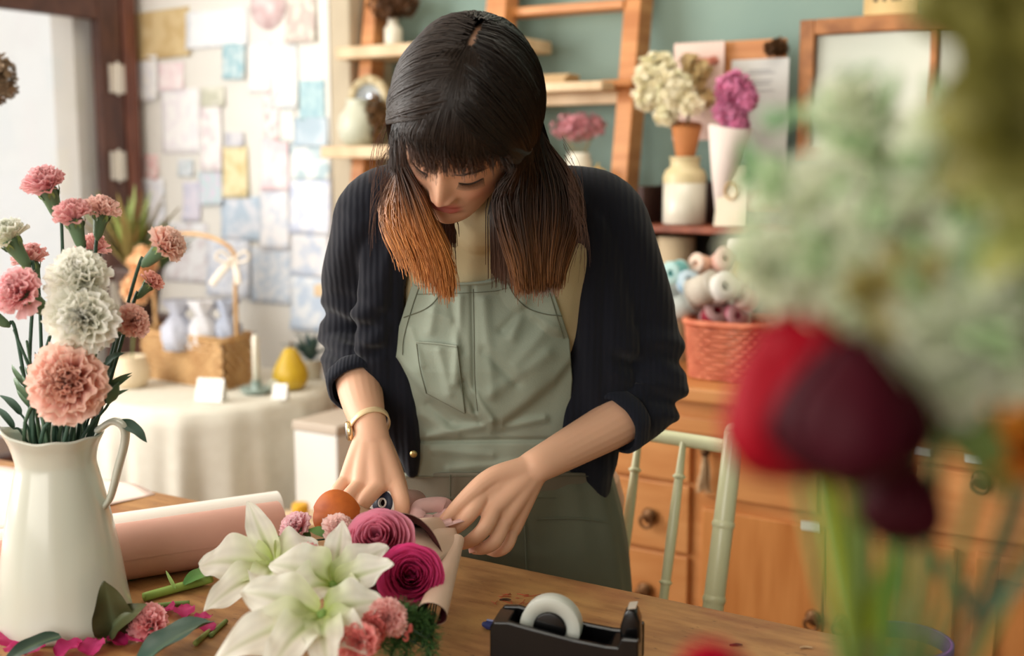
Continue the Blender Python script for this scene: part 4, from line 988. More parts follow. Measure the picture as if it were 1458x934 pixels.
mb.build('eyebrows', M_hair, bo)['kind'] = 'stuff'
mb = MB()
for s in (-1, 1):
    pts = [face_pt(s*(.019+.025*a), -.0065-.0035*math.sin(a*PI)+.002*a, .0012) for a in np.linspace(0, 1, 12)]
    mb.tube(pts, [.0004]+[.00085]*10+[.0005], n=6, col=C(26, 16, 12))
    for k in range(26):
        a = k/25; b0 = face_pt(s*(.020+.025*a), -.0065-.0035*math.sin(a*PI)+.002*a, .001)
        mb.tube([b0, b0+HR @ Vector((s*.0015*(a-.3)*2, .0042, -.0035)), b0+HR @ Vector((s*.003*(a-.3)*2, .0075, -.0042))], [.0004, .0003, .0001], n=4, cap='flat', col=C(20, 13, 10))
mb.build('eyelashes', M_hair, bo)['kind'] = 'stuff'
# ---- clothes
def fold_disp(me, fn):
    co = verts(me); nr = norms(me); d = fn(co, nr); setv(me, co+nr*d[:, None])
tee = MB(); mbt = torso(.006, -.002, 6); me = fuse([mbt, limb([P(698, 306, 1.605), P(694, 303, 1.575), P(692, 300, 1.56)], [.085, .060, .055], n=32)], .004, 2)
def fshirt(co, n):
    px, py = px_of(co); return .0022*np.sin(px/11+py/40)+.0015*np.sin(px/23-py/17)
fold_disp(me, fshirt)
from mathutils.bvhtree import BVHTree
bvh = BVHTree.FromPolygons([v.co.copy() for v in me.vertices], [tuple(p.vertices) for p in me.polygons])
link(me, 'shirt', M_shirt, wm)
# cardigan
cp_ = [torso(.010, .030, 7, gy=.004)]
sl = MB(); sl.tube(cap='flat', pts=[P(620, 292, 1.635), P(575, 284, 1.625), P(533, 308, 1.62), P(519, 380, 1.655), P(513, 440, 1.69), P(508, 485, 1.70), P(507, 518, 1.655), P(509, 542, 1.62)], rad=[.045, .050, .054, .054, .053, .053, .047, .042], n=36, sub=6); cp_.append(sl)
sr = MB(); sr.tube(cap='flat', pts=[P(765, 290, 1.635), P(815, 288, 1.63), P(860, 312, 1.63), P(882, 390, 1.65), P(902, 460, 1.665), P(916, 520, 1.67), P(918, 562, 1.66), P(893, 594, 1.635), P(881, 601, 1.62)], rad=[.045, .050, .058, .060, .058, .058, .054, .046, .042], n=36, sub=6); cp_.append(sr)
pl = MB(); pl.tube([P(600, 268, 1.60), P(560, 330, 1.585), P(541, 400, 1.585), P(541, 480, 1.60), P(560, 545, 1.61), P(572, 600, 1.62), P(581, 640, 1.63), P(584, 668, 1.64)], [(.030, .022), (.036, .022), (.033, .022), (.034, .022), (.031, .02), (.025, .018), (.019, .016), (.012, .012)], n=24, sub=6, up=(0, -1, .2)); cp_.append(pl)
pr = MB(); pr.tube([P(790, 268, 1.60), P(838, 330, 1.59), P(850, 400, 1.60), P(858, 480, 1.61), P(846, 550, 1.63), P(832, 610, 1.645), P(834, 665, 1.665), P(842, 700, 1.68)], [(.030, .022), (.040, .026), (.045, .028), (.048, .028), (.052, .028), (.055, .028), (.046, .026), (.030, .018)], n=24, sub=6, up=(0, -1, .2)); cp_.append(pr)
me = fuse(cp_, .0030, 4)
SLC = [np.array(P(*p)) for p in ((533, 308, 1.62), (513, 440, 1.69), (508, 560, 1.60))]; SRC = [np.array(P(*p)) for p in ((860, 312, 1.63), (902, 460, 1.665), (890, 600, 1.63))]
def fcard(co, n):
    px, py = px_of(co); d = np.zeros(len(co))
    tp = np.clip((py-290)/25, 0, 1); left = np.clip((560-px)/16, 0, 1)*tp; right = np.clip((px-862)/26, 0, 1)*tp*np.clip((595-py+(px-900)*.35)/30, 0, 1)
    # sleeves pushed up: ring folds crowding towards the cuff, diagonal folds further up
    k = np.clip((py-395)/90, 0, 1); d += left*k*(.0055*np.sin(py/7.5+np.sin(px/17)*1.4)+.003*np.sin(py/4.6-px/13))*np.clip((520-py)/25, 0, 1)
    k2 = np.clip((py-280)/60, 0, 1)*np.clip((470-py)/60, 0, 1); d += left*k2*.0042*np.sin((px*.7+py*.45)/11)
    k = np.clip((py-430)/100, 0, 1); d += right*k*(.0065*np.sin((py-px*.25)/9.5+np.sin(px/21)*1.3)+.003*np.sin(py/5.4-px/15))*np.clip((625-py)/25, 0, 1)
    k2 = np.clip((py-280)/60, 0, 1)*np.clip((500-py)/60, 0, 1); d += right*k2*.0042*np.sin((px*.8-py*.4)/13)
    mid = (1-left)*(1-right)*tp*np.clip((875-px)/15, 0, 1); d += mid*(.0038*np.sin(px/7.0+np.sin(py/60)*1.2)+.002*np.sin(px/17+py/50))*np.where(px < 650, 1, .8)
    return d
fold_disp(me, fcard); co = verts(me)
cdo = link(me, 'cardigan', M_cardi, wm)
def cuff(c, ax, r, w_, nm='cuff'):
    ax = Vector(ax).normalized(); mb = MB(); R_ = ax.to_track_quat('Z', 'Y').to_matrix()
    mb.lathe([(r-.004, -w_), (r+.001, -w_*1.02), (r+.0035, -w_*.6), (r+.004, 0), (r+.003, w_*.7), (r, w_), (r-.004, w_)], 48, c, R_, cap=False, fn=lambda a, z: 1+.02*math.sin(5*a)+.012*math.sin(9*a+1))
    mb.build(nm, M_cuff, cdo)
cuff(P(510, 545, 1.617), P(513, 560, 1.60)-P(507, 518, 1.655), .0405, .013); cuff(P(882, 599, 1.62), P(862, 612, 1.60)-P(905, 582, 1.645), .0430, .014)
bt = P(589, 646, 1.595); mb = MB(); mb.lathe([(.001, 0), (.004, 0), (.005, .002), (.001, .0025)], 16, bt, Matrix.Rotation(PI/2, 3, 'X')); mb.build('button', mat('brass_button', rgb(214, 190, 130), .3, .8), cdo, label='small brass button')
# ---- apron
xLk = np.array([(393, 590), (430, 579), (465, 568), (500, 565), (530, 560), (560, 562), (600, 572), (640, 575), (690, 578)]); xRk = np.array([(393, 782), (411, 786), (450, 800), (484, 811), (500, 812), (540, 815), (580, 812), (620, 812), (690, 830)])
yek = np.array([(540, 490), (567, 512), (610, 566), (660, 592), (700, 604), (715, 604), (750, 578), (790, 545), (830, 495)])
FOLDS = [  # x0,y0,x1,y1,width,height (m)
 (655, 425, 648, 545, 7, .0035), (672, 400, 676, 585, 4, -.0025), (620, 415, 612, 470, 8, .003), (640, 420, 660, 500, 6, -.002), (735, 520, 775, 470, 10, .003), (700, 560, 780, 505, 10, .003),
 (690, 430, 700, 560, 9, .003), (745, 430, 730, 480, 8, .0025), (675, 560, 700, 598, 6, .004), (660, 545, 684, 600, 5, -.004), (600, 440, 640, 455, 7, .0022), (585, 470, 600, 520, 6, .0025), (715, 470, 745, 440, 7, -.003), (760, 450, 795, 470, 7, .0025), (690, 500, 735, 545, 8, -.0028),
 (610, 620, 700, 604, 7, .006), (700, 612, 775, 596, 6, .004), (600, 628, 790, 626, 3.5, -.004), (615, 640, 700, 648, 7, .003), (640, 668, 780, 655, 6, .0028), (600, 590, 650, 620, 7, .003), (610, 575, 640, 600, 5, -.003), (625, 500, 640, 560, 7, .0026)]
def seg_sum(x, y, F_):
    s = 0
    for x0, y0, x1, y1, w_, h in F_:
        dx, dy = x1-x0, y1-y0; t = max(0, min(1, ((x-x0)*dx+(y-y0)*dy)/(dx*dx+dy*dy))); e = math.hypot(x-x0-t*dx, y-y0-t*dy)/w_
        if e < 3: s += h*math.exp(-e*e)
    return s
def apronY(px, py):
    xl = np.interp(py, xLk[:, 0], xLk[:, 1]); xr = np.interp(py, xRk[:, 0], xRk[:, 1]); c = (xl+xr)/2; q = (px-c)/((xr-xl)/2)
    base = np.interp(py, [390, 440, 500, 560, 620, 690, 720], [1.542, 1.548, 1.556, 1.575, 1.596, 1.618, 1.626]); ye = np.interp(px, yek[:, 0], yek[:, 1])
    Y = base+.035*abs(q)**2.4
    up_ = 1/(1+math.exp((py-ye)/3.2)); Y -= .024*up_*np.clip((py-420)/110, 0, 1)*(1-.5*q*q)
    d_ = ray(px, py); h_ = bvh.ray_cast(Vector((0, 0, CAMZ)), d_.normalized())
    if h_[0] is not None: Y = min(Y, h_[0].y-.006)
    Y -= 1.5*seg_sum(px, py, FOLDS)+.0010*math.sin(px/9+py/31)
    return Y
def apt(px, py, off=0): return P(px, py, apronY(px, py)-off)
TOP = np.array([(560, 402), (590, 401), (605, 404), (625, 401), (650, 404), (690, 400), (716, 391), (722, 400), (750, 407), (790, 411)])
def bib(a, b):
    xl = np.interp(400+280*b, xLk[:, 0], xLk[:, 1]); xr = np.interp(400+280*b, xRk[:, 0], xRk[:, 1]); x_ = xl+(xr-xl)*a
    y0 = np.interp(x_, TOP[:, 0], TOP[:, 1]); y_ = y0+(680-y0)*b
    xl = np.interp(y_, xLk[:, 0], xLk[:, 1]); xr = np.interp(y_, xRk[:, 0], xRk[:, 1]); x_ = xl+(xr-xl)*a
    return apt(x_, y_)
ap = MB(); ap.grid(bib, 150, 180, thick=-.0022); apo = ap.build('apron', M_apron, wm)
def strip(pts, off, r, parent, m, nm, lab=None, closed=False):
    P_ = catmull([np.array((p[0], p[1], 0.)) for p in pts], 5); q = [apt(p[0], p[1], off) for p in P_]
    mb = MB(); mb.tube(q, r, n=6); o = mb.build(nm, m, parent, label=lab); return o
strip([(592, 405), (625, 405), (690, 403), (716, 396), (750, 410), (782, 414)], .0018, .0022, apo, M_apron, 'hem')
strip([(722, 400), (732, 420), (750, 438), (775, 447), (800, 450)], .0015, .0007, apo, M_stitch, 'stitching')
strip([(632, 404), (622, 425), (605, 440), (575, 452)], .0015, .0007, apo, M_stitch, 'stitching')
strip([(596, 410), (586, 440), (575, 480), (573, 505)], .0015, .0006, apo, M_stitch, 'stitching')
strip([(783, 418), (793, 450), (803, 482)], .0015, .0006, apo, M_stitch, 'stitching')
strip([(674, 412), (675, 470), (676, 540), (680, 585)], .0006, .0006, apo, M_stitch, 'stitching')
strip([(593, 419), (640, 418), (700, 415), (722, 410)], .0012, .0005, apo, M_stitch, 'stitching')
# pocket on the bib
pk = [(592, 486), (651, 493), (662, 560), (640, 592), (600, 545)]
def pock(a, b):
    tl, tr, bl, br = np.array((592, 486.)), np.array((651, 492.)), np.array((606, 560.)), np.array((662, 590.))
    p = (tl*(1-a)+tr*a)*(1-b)+(bl*(1-a)+br*a)*b; return apt(p[0], p[1], .0022+.003*math.exp(-b*9)*math.sin(a*PI))
mb = MB(); mb.grid(pock, 40, 50, thick=-.0018); po = mb.build('pocket', M_apron, apo)
strip([(593, 487), (620, 489), (650, 493)], .0062, .0014, po, M_apron, 'pocket_hem')
strip([(651, 494), (655, 530), (662, 588)], .0045, .0007, po, M_stitch, 'stitching'); strip([(593, 490), (598, 525), (607, 560)], .0045, .0007, po, M_stitch, 'stitching')
# waistband
def band(a, b):
    x_ = 572+(838-572)*a; y_ = 674+40*b-8*a*(1-a)*0; q = a*2-1; Y = 1.605+.012*b+.045*abs(q-.05)**2.2-.0012*math.sin(x_/14)
    return P(x_, y_, Y)
mb = MB(); mb.grid(band, 60, 14, thick=-.003); bnd = mb.build('waistband', M_band, wm)
for yy in (678, 709):
    mb = MB(); mb.tube([P(572+266*a, yy, 1.605+.012*(yy-674)/40+.045*abs(a*2-1.05)**2.2-.0012*math.sin((572+266*a)/14)-.0032) for a in np.linspace(0, 1, 50)], .0006, n=5); mb.build('stitching', M_stitch, bnd)
for xx in (641, 746):
    mb = MB(); a = (xx-572)/266; mb.tube([P(xx, 676+36*b, 1.605+.012*b+.045*abs(a*2-1.05)**2.2-.0012*math.sin(xx/14)-.0028) for b in np.linspace(0, 1, 8)], .0008, n=5); mb.build('stitching', M_stitch, bnd)
# skirt of the apron dress: full tube to the shins
ZK = [(.90, 725, .130, .105, 1.728), (.86, 728, .150, .115, 1.735), (.80, 731, .163, .118, 1.745), (.74, 733, .172, .120, 1.755), (.60, 735, .185, .125, 1.77), (.38, 735, .20, .135, 1.80)]
def skirt(a, b):
    zt = np.interp(b, np.linspace(0, 1, 6), [k[0] for k in ZK]); g = lambda i: np.interp(-zt, [-k[0] for k in ZK], [k[i] for k in ZK])
    th = 2*PI*a; r1 = 1+.018*math.sin(9*th+1)*(b)+.008*math.sin(17*th+zt*8)
    ca, sa = math.cos(th), math.sin(th); xc = (g(1)-729)/FPX*1.75+.0
    # flatter front
    return Vector((xc+g(2)*r1*math.copysign(abs(ca)**.8, ca), g(4)+g(3)*r1*math.copysign(abs(sa)**.8, sa)-.0, zt))
mb = MB(); mb.grid(skirt, 181, 70, thick=-.003); sk = mb.build('apron_skirt', M_skirt, wm)
def on_skirt(px, py):   # front of the skirt at a pixel
    best = None
    for Y in np.linspace(1.55, 1.75, 120):
        p = P(px, py, Y); g = lambda i: np.interp(-p.z, [-k[0] for k in ZK], [k[i] for k in ZK])
        e = (abs(p.x-((g(1)-729)/FPX*1.75))/g(2))**2.5+(abs(p.y-g(4))/g(3))**2.5
        if e <= 1.0: return p
    return P(px, py, 1.66)
mb = MB(); mb.tube([on_skirt(746+.04*(y_-715), y_)-Vector((0, .0035, 0)) for y_ in range(716, 830, 8)], .0010, n=6); mb.build('stitching', M_stitch, sk)
mb = MB(); mb.tube([on_skirt(x_, 740+.10*(x_-790)-6*math.sin((x_-770)/40))-Vector((0, .003, 0)) for x_ in range(765, 870, 8)], .0012, n=6); mb.build('pocket_edge', M_skirt, sk)
# shoes
M_shoe = mat('white_canvas_shoe', rgb(222, 216, 204), .7)
for s in (-.1, .1):
    mb = MB(); mb.tube([(s, 1.90, .035), (s, 1.84, .045), (s*1.05, 1.76, .035), (s*1.1, 1.69, .026)], [(.034, .034), (.038, .044), (.042, .034), (.034, .022)], n=20, sub=5, up=(0, 0, 1)); mb.build('shoe', M_shoe, wm)
    mb = MB(); mb.tube([(s, 1.86, .075), (s, 1.86, .36)], [.05, .062], n=20); mb.build('sock', M_skirt, wm)
# ---- watch
M_gold = mat('pale_gold', rgb(232, 206, 160), .25, .85); M_strap = mat('cream_gold_strap', rgb(238, 212, 168), .4, .2)
wt = thing('wristwatch', 'small pale gold wristwatch on the woman\'s wrist', 'watch', WL)
wc = P(526, 606, 1.541); ax = (P(534, 632, 1.51)-P(519, 580, 1.57)).normalized()
xx = Vector((-1, -.1, 0)); xx = (xx-ax*xx.dot(ax)).normalized(); yy = ax.cross(xx)
mb = MB(); mb.tube([wc+(xx*math.cos(a)+yy*math.sin(a))*.0262+ax*.003*math.cos(a) for a in np.linspace(0, 2*PI, 49)], (.0042), n=10, cap=None); 
mb2 = MB(); ring_ = []
for a in np.linspace(0, 2*PI, 49): ring_.append(wc+(xx*math.cos(a)+yy*math.sin(a))*.0258)
def strapf(a, b): th = 2*PI*a; return wc+(xx*math.cos(th)+yy*math.sin(th))*.0262+ax*((b-.5)*.009+.004*math.cos(th))
mb2.grid(strapf, 60, 4, thick=-.002); mb2.build('strap', M_strap, wt)
fc = wc+xx*.0275+ax*.004; Rw = xx.to_track_quat('Z', 'Y').to_matrix()
mb = MB(); mb.lathe([(.001, -.003), (.0125, -.003), (.0135, 0), (.0125, .0035), (.0115, .004)], 32, fc, Rw, cap=False); mb.build('case', M_gold, wt)
mb = MB(); mb.lathe([(.0001, .0035), (.0118, .0037)], 32, fc, Rw); mb.build('dial', M_papw, wt)
# ---- hair
def slerp(a, b, t):
    o = math.acos(max(-1, min(1, float(np.dot(a, b))))); 
    if o < 1e-4: return a
    return (math.sin((1-t)*o)*a+math.sin(t*o)*b)/math.sin(o)
EC = np.array([0, -.008, .012]); ER_ = np.array([.0825, .1020, .102])
def unit(v): v = np.array(v, float); return v/np.linalg.norm(v)
def scal(d, k): return HCn+HRn @ (EC+unit(d)*ER_*k)
def Pn(px, py, Y): return np.array(P(px, py, Y))
hr = MB(); hg = np.random.default_rng(11)
DK, MD, OR, TP = np.array(C(36, 25, 19)), np.array(C(88, 54, 34)), np.array(C(202, 126, 60)), np.array(C(236, 182, 116))
def strand(pts, cols, r=.0007, n=3):
    m = len(pts); rad = [r*(.9 if i < m*.6 else .9-.6*(i-m*.6)/(m*.4)) for i in range(m)]
    hr.tube([Vector(p) for p in pts], rad, n=n, cap=None, col=[tuple(c) for c in cols])
def bez(p0, p1, p2, p3, n):
    t = np.linspace(0, 1, n)[:, None]; return (1-t)**3*p0+3*(1-t)**2*t*p1+3*(1-t)*t*t*p2+t**3*p3
def side(sd, N):
    """sd=+1: image-left side (local +x); -1: image-right"""
    for k in range(N):
        s = hg.random(); w0 = hg.random()**1.3*.75; lay = hg.random()
        al = math.radians(54+131*s); dp = unit((sd*.036, math.cos(al), math.sin(al)))
        if hg.random() < .28: s *= .25; q_ = hg.random(); dp = unit((sd*(.2+.58*q_), .66-.12*q_, .72-.38*q_)); w0 *= .3
        if sd > 0: dg = unit((.93-.53*s**1.5, .46-1.27*s, -.02-.58*s**1.4))
        else: dg = unit((-.90+.50*s**1.5, .54-1.34*s, .03-.58*s**1.4))
        kk = 1.035+.045*lay+.01*math.sin(s*40)
        ts = np.linspace(w0, 1, 9); A = [scal(slerp(dp, dg, t), kk-(.02 if (i == 0) else 0)+.045*(t**2)*(.6 if sd > 0 else 1.0)) for i, t in enumerate(ts)]
        g = A[-1]; tg = (A[-1]-A[-2]); tg = tg/np.linalg.norm(tg)
        u = np.clip(s+.10*hg.normal(), 0, 1); j = hg.normal(size=3)
        cl_ = math.floor(u*15)/15+.033; uc = u*.45+cl_*.55
        if sd > 0:
            mid = Pn(604-54*u+4*j[0], 300+8*j[1], 1.43+.05*u+.006*j[2]); tip = Pn(637-62*uc**1.1+5*j[0]+7*math.sin(u*31), 404+9*j[1]-44*u**1.5+9*math.sin(cl_*57)-10*abs(hg.normal())*(hg.random() > .6), 1.43+.035*u+.006*j[2])
        else:
            mid = Pn(712+110*u**.9+4*j[0], 285+8*j[1], 1.42+.085*u+.008*j[2]); tip = Pn(737+62*uc+4*j[0]+4*math.sin(u*37), 402+8*j[1]-6*abs(u-.5)+8*math.sin(cl_*61)-12*abs(hg.normal())*(hg.random() > .6), 1.41+.06*u+.006*j[2])
        L1_ = np.linalg.norm(mid-g)
        dn = np.array([0, 0, -1.]); B = bez(g, g+(tg*.45+dn*.55)*L1_*.35, mid-(tip-g)/np.linalg.norm(tip-g)*L1_*.3, mid, 8)[1:]
        L2_ = np.linalg.norm(tip-mid); Cc_ = bez(mid, mid+(tip-g)/np.linalg.norm(tip-g)*L2_*.35, tip+np.array([0, 0, 1])*L2_*.3, tip, 7)[1:]
        wav = np.array([math.sin(5*u*7+q*.5) for q in range(13)])*.0012
        pts = A+list(B)+list(Cc_); n_ = len(pts); sh = hg.uniform(-.06, .06); cols = []
        for i in range(n_):
            zz = pts[i][2]
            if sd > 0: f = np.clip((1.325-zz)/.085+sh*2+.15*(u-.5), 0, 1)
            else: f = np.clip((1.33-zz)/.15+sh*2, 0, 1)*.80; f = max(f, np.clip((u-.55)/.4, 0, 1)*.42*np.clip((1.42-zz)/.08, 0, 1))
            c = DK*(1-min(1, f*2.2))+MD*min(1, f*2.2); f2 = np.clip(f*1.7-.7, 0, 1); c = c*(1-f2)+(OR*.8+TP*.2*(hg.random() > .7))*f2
            if sd < 0: c = c*.64  # shade on the side away from the window, put into the strand colour
            cols.append(c*(1+.0*i))
        if i > 0: pass
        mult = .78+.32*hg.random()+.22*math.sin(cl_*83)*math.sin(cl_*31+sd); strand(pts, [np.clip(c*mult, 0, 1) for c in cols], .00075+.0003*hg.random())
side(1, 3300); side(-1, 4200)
# fringe
NCL = 24; cls = [-.05+1.1*(hg.random()*.95/NCL+i/NCL) for i in range(NCL)]
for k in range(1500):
    u = cls[hg.integers(NCL)]; u2 = u+.045*hg.normal(); lay = hg.random()
    al = math.radians(66+32*hg.random()); dp = unit(((.5-u2)*.34, math.cos(al), math.sin(al)))
    dg = unit(((.5-u2)*1.65, .78, .62-.35*abs(u2-.5)))
    kk = 1.035+.03*lay; A = [scal(slerp(dp, dg, t), kk-(.015 if i == 0 else 0)) for i, t in enumerate(np.linspace(0, 1, 8))]
    g = A[-1]; tg = A[-1]-A[-2]; tg /= np.linalg.norm(tg)
    x_ = 560+162*(u*.85+u2*.15); L_ = hg.normal()*6
    yb = np.interp(u, [-.1, 0, .15, .35, .6, .8, 1, 1.1], [262, 244, 228, 246, 244, 238, 236, 250]); tip = Pn(x_+3*hg.normal(), yb+L_-14*abs(hg.normal())*(hg.random() > .7), 1.342+.02*abs(u-.5)*2+.003*hg.normal())
    d = np.linalg.norm(tip-g); B = bez(g, g+tg*d*.4, tip+np.array([0, .0, 1.])*d*.35, tip, 7)[1:]
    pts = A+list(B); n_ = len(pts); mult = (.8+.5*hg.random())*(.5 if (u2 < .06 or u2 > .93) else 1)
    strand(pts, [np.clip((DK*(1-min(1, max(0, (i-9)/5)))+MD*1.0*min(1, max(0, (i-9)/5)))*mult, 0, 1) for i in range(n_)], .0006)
# inner hair behind the chin
for k in range(900):
    sd = 1 if k % 5 < 2 else -1; u = hg.random(); j = hg.normal(size=3)
    dg = unit((sd*.75, -.1-.4*hg.random(), -.45)); g = scal(dg, 1.04)
    if sd > 0: mid, tip = Pn(616+26*u+2*j[0], 305+5*j[1], 1.515), Pn(614+34*u+3*j[0], 372-30*u+10*j[1], 1.505)
    else: mid, tip = Pn(704+24*u+6*j[0], 305+5*j[1], 1.478), Pn(708+34*u+8*j[0], 392+10*j[1], 1.485)
    pts = list(bez(g, g+np.array([0, 0, -.03]), mid+np.array([0, 0, .03]), mid, 7))+list(bez(mid, mid+np.array([0, 0, -.02]), tip+np.array([0, 0, .03]), tip, 6)[1:]); n_ = len(pts)
    strand(pts, [DK*(1-f)+MD*1.3*f for f in np.clip((np.arange(n_)-5)/8, 0, 1)], .0009)
# back of the head, covering nape
for k in range(1300):
    a = hg.uniform(-1, 1); al = math.radians(hg.uniform(120, 170)); dp = unit((a*.25, math.cos(al), math.sin(al))); dg = unit((a*.85, -.95, -.45))
    ts = np.linspace(0, 1, 9); A = [scal(slerp(dp, dg, t), 1.05+.03*hg.random()) for t in ts]; g = A[-1]
    tip = g+np.array([a*-.03, .03, -.09]); B = bez(g, g+(A[-1]-A[-2])*2, tip+np.array([0, 0, .03]), tip, 6)[1:]
    strand(A+list(B), [DK*(.8+.4*hg.random())]*(9+5), .0008)
# stray hairs
for k in range(110):
    sd = -1 if k % 2 else 1; u = hg.random()
    p0 = Pn(560-6*hg.random(), 150+120*u, 1.43) if sd > 0 else Pn(800+14*u, 190+120*u, 1.47)
    e = p0+np.array([sd*-.022*(hg.random()+.2), -.01*hg.random(), -.05-.04*hg.random()]); m_ = (p0+e)/2+np.array([-sd*.010, 0, .004])
    strand(list(bez(p0, m_, m_, e, 8)), [MD*1.2]*8, .00025)
hr.build('hair', M_hair, wm)
# ================================================================== flower builders
def frame(ax):
    a = Vector(ax).normalized(); b = a.cross(Vector((0, 0, 1))); b = b.normalized() if b.length > .05 else a.orthogonal().normalized(); return a, b, a.cross(b)
def lerpc(a, b, t): return tuple(x*(1-t)+y*t for x, y in zip(a, b))
def ruffle(mb, c, ax, R, n, cin, cout, seed, depth=.75, elmin=-12, rr=.07, spread=.42):
    a, b, e = frame(ax); rg = random.Random(seed); base = Vector(c)-a*R*depth
    for i in range(n):
        f = (i+.5)/n; el = math.radians(elmin+(88-elmin)*f**.85+rg.uniform(-9, 9)); az = i*2.39996+rg.uniform(-.25, .25); Rl = R*rg.uniform(.88, 1.08)*(1-.10*f)
        ph = rg.uniform(0, 6); nr, ns = 8, 15; sp_ = spread*(1+.8*f)*rg.uniform(.8, 1.15); vs = []; cl = []; tone = rg.uniform(-.08, .08); am = rr*R*rg.uniform(.7, 1.3)
        for q in range(nr):
            r = q/(nr-1)
            for w_ in range(ns):
                s = w_/(ns-1)*2-1; z_ = az+s*sp_
                d = (b*math.cos(z_)+e*math.sin(z_))*math.cos(el)+a*math.sin(el)*.82
                tip = Vector(c)+d*Rl*(1+.045*math.sin(s*17+ph)*(1 if q == nr-1 else .4)-.10*s*s)
                k1 = base+a*R*depth*.75+(tip-base).normalized()*R*.1
                p = base*(1-r)**2+k1*2*r*(1-r)+tip*r*r
                nn = (a*math.cos(el)-(b*math.cos(z_)+e*math.sin(z_))*math.sin(el))
                p = p+nn*am*r**2.2*math.sin(s*8.5+ph+r*1.5)
                vs.append(p); t_ = r**2.2; cl.append(tuple(min(1, max(0, x*(1+tone))) for x in lerpc(cin, cout, t_)))
        fs = [(q*ns+w_, q*ns+w_+1, (q+1)*ns+w_+1, (q+1)*ns+w_) for q in range(nr-1) for w_ in range(ns-1)]
        mb.add(vs, fs, cl)
    return mb
def cups(mb, c, ax, R, layers, per, cin, cout, seed, open_=.55, h0=.55, wid=1.25):
    a, b, e = frame(ax); rg = random.Random(seed)
    for L_ in range(layers):
        f = (L_+1)/layers; rad = R*(.10+.90*f**.95); top = R*(h0*(1-f**2.0)+.02); np_ = max(3, int(round(per*(.6+.4*f))))
        for k in range(np_):
            az0 = 2*PI*k/np_+L_*1.1+rg.uniform(-.2, .2); wd = wid*2*PI/np_*.62*rg.uniform(.9, 1.1); ph = rg.uniform(0, 6); dr = rg.uniform(-.04, .04)*R; nt, ns = 9, 13; vs = []; cl = []
            tone = rg.uniform(-.10, .10); ex = rg.uniform(.0, 1)*f
            for i in range(nt):
                t = i/(nt-1)
                for j in range(ns):
                    s = j/(ns-1)*2-1; z_ = az0+s*wd
                    prof = math.sin(min(1, t*1.15)*PI/2)**.7
                    r_ = (rad+dr)*(.25+.75*prof)*(1-.06*s*s*t)+R*open_*.28*f*t**5*(1+.5*ex)
                    hgt = -R*.62+(top+R*.62)*(t**.9)-R*.13*s*s*t*t - R*.10*f*t**6*ex
                    r_ += R*.018*math.sin(s*6+ph)*t*t
                    vs.append(Vector(c)+(b*math.cos(z_)+e*math.sin(z_))*r_+a*hgt); cc = lerpc(cin, cout, min(1, .15+.85*t**1.5*(.55+.45*f))); cl.append(tuple(min(1, max(0, x*(1+tone))) for x in cc))
            fs = [(i*ns+j, i*ns+j+1, (i+1)*ns+j+1, (i+1)*ns+j) for i in range(nt-1) for j in range(ns-1)]; mb.add(vs, fs, cl)
    return mb
def petal(mb, base, tip, width, nrm, bulge, curl, c0, c1, rib=None, cup=.25, ruf=.04, n=18, m=11, pw=.75, seed=0):
    base, tip, nrm = Vector(base), Vector(tip), Vector(nrm).normalized(); d = tip-base; L_ = d.length; dn = d.normalized()
    nrm = (nrm-dn*nrm.dot(dn)).normalized(); sd = dn.cross(nrm); vs = []; cl = []; rg = random.Random(seed); ph = rg.uniform(0, 6)
    for i in range(n):
        t = i/(n-1); p = base+d*t+nrm*(bulge*L_*math.sin(PI*min(1, t*1.05))) - nrm*(curl*L_*t**4) 
        p -= dn*(abs(curl)*L_*.25*t**5)
        w_ = width*.5*(math.sin(PI*min(.995, .06+.94*t**pw))**.72)
        for j in range(m):
            s = j/(m-1)*2-1
            q = p+sd*(s*w_)+nrm*(cup*w_*(s*s)-.16*w_*math.exp(-(s/.12)**2)*(1-t)+ruf*width*s*s*math.sin(7*t*2+ph+s))
            vs.append(q); cc = lerpc(c0, c1, min(1, t*1.8)**.8)
            if rib: cc = lerpc(cc, rib, math.exp(-(s/.16)**2)*max(0, 1-t*.95)*.75)
            v_ = 1-.07*(.5+.5*math.cos(s*9.42*1.5))*(m > 12); cl.append(tuple(q_*v_ for q_ in cc))
    fs = [(i*m+j, i*m+j+1, (i+1)*m+j+1, (i+1)*m+j) for i in range(n-1) for j in range(m-1)]; mb.add(vs, fs, cl)
    return mb
M_pet = mat('petal_soft', (1, 1, 1, 1), .6, trans=.42, attr='col', spec=.2)
M_stemm = mat('flower_stem', (1, 1, 1, 1), .5, attr='col', spec=.3)
GS, GD, GL = C(96, 122, 92), C(54, 82, 66), C(136, 158, 92)
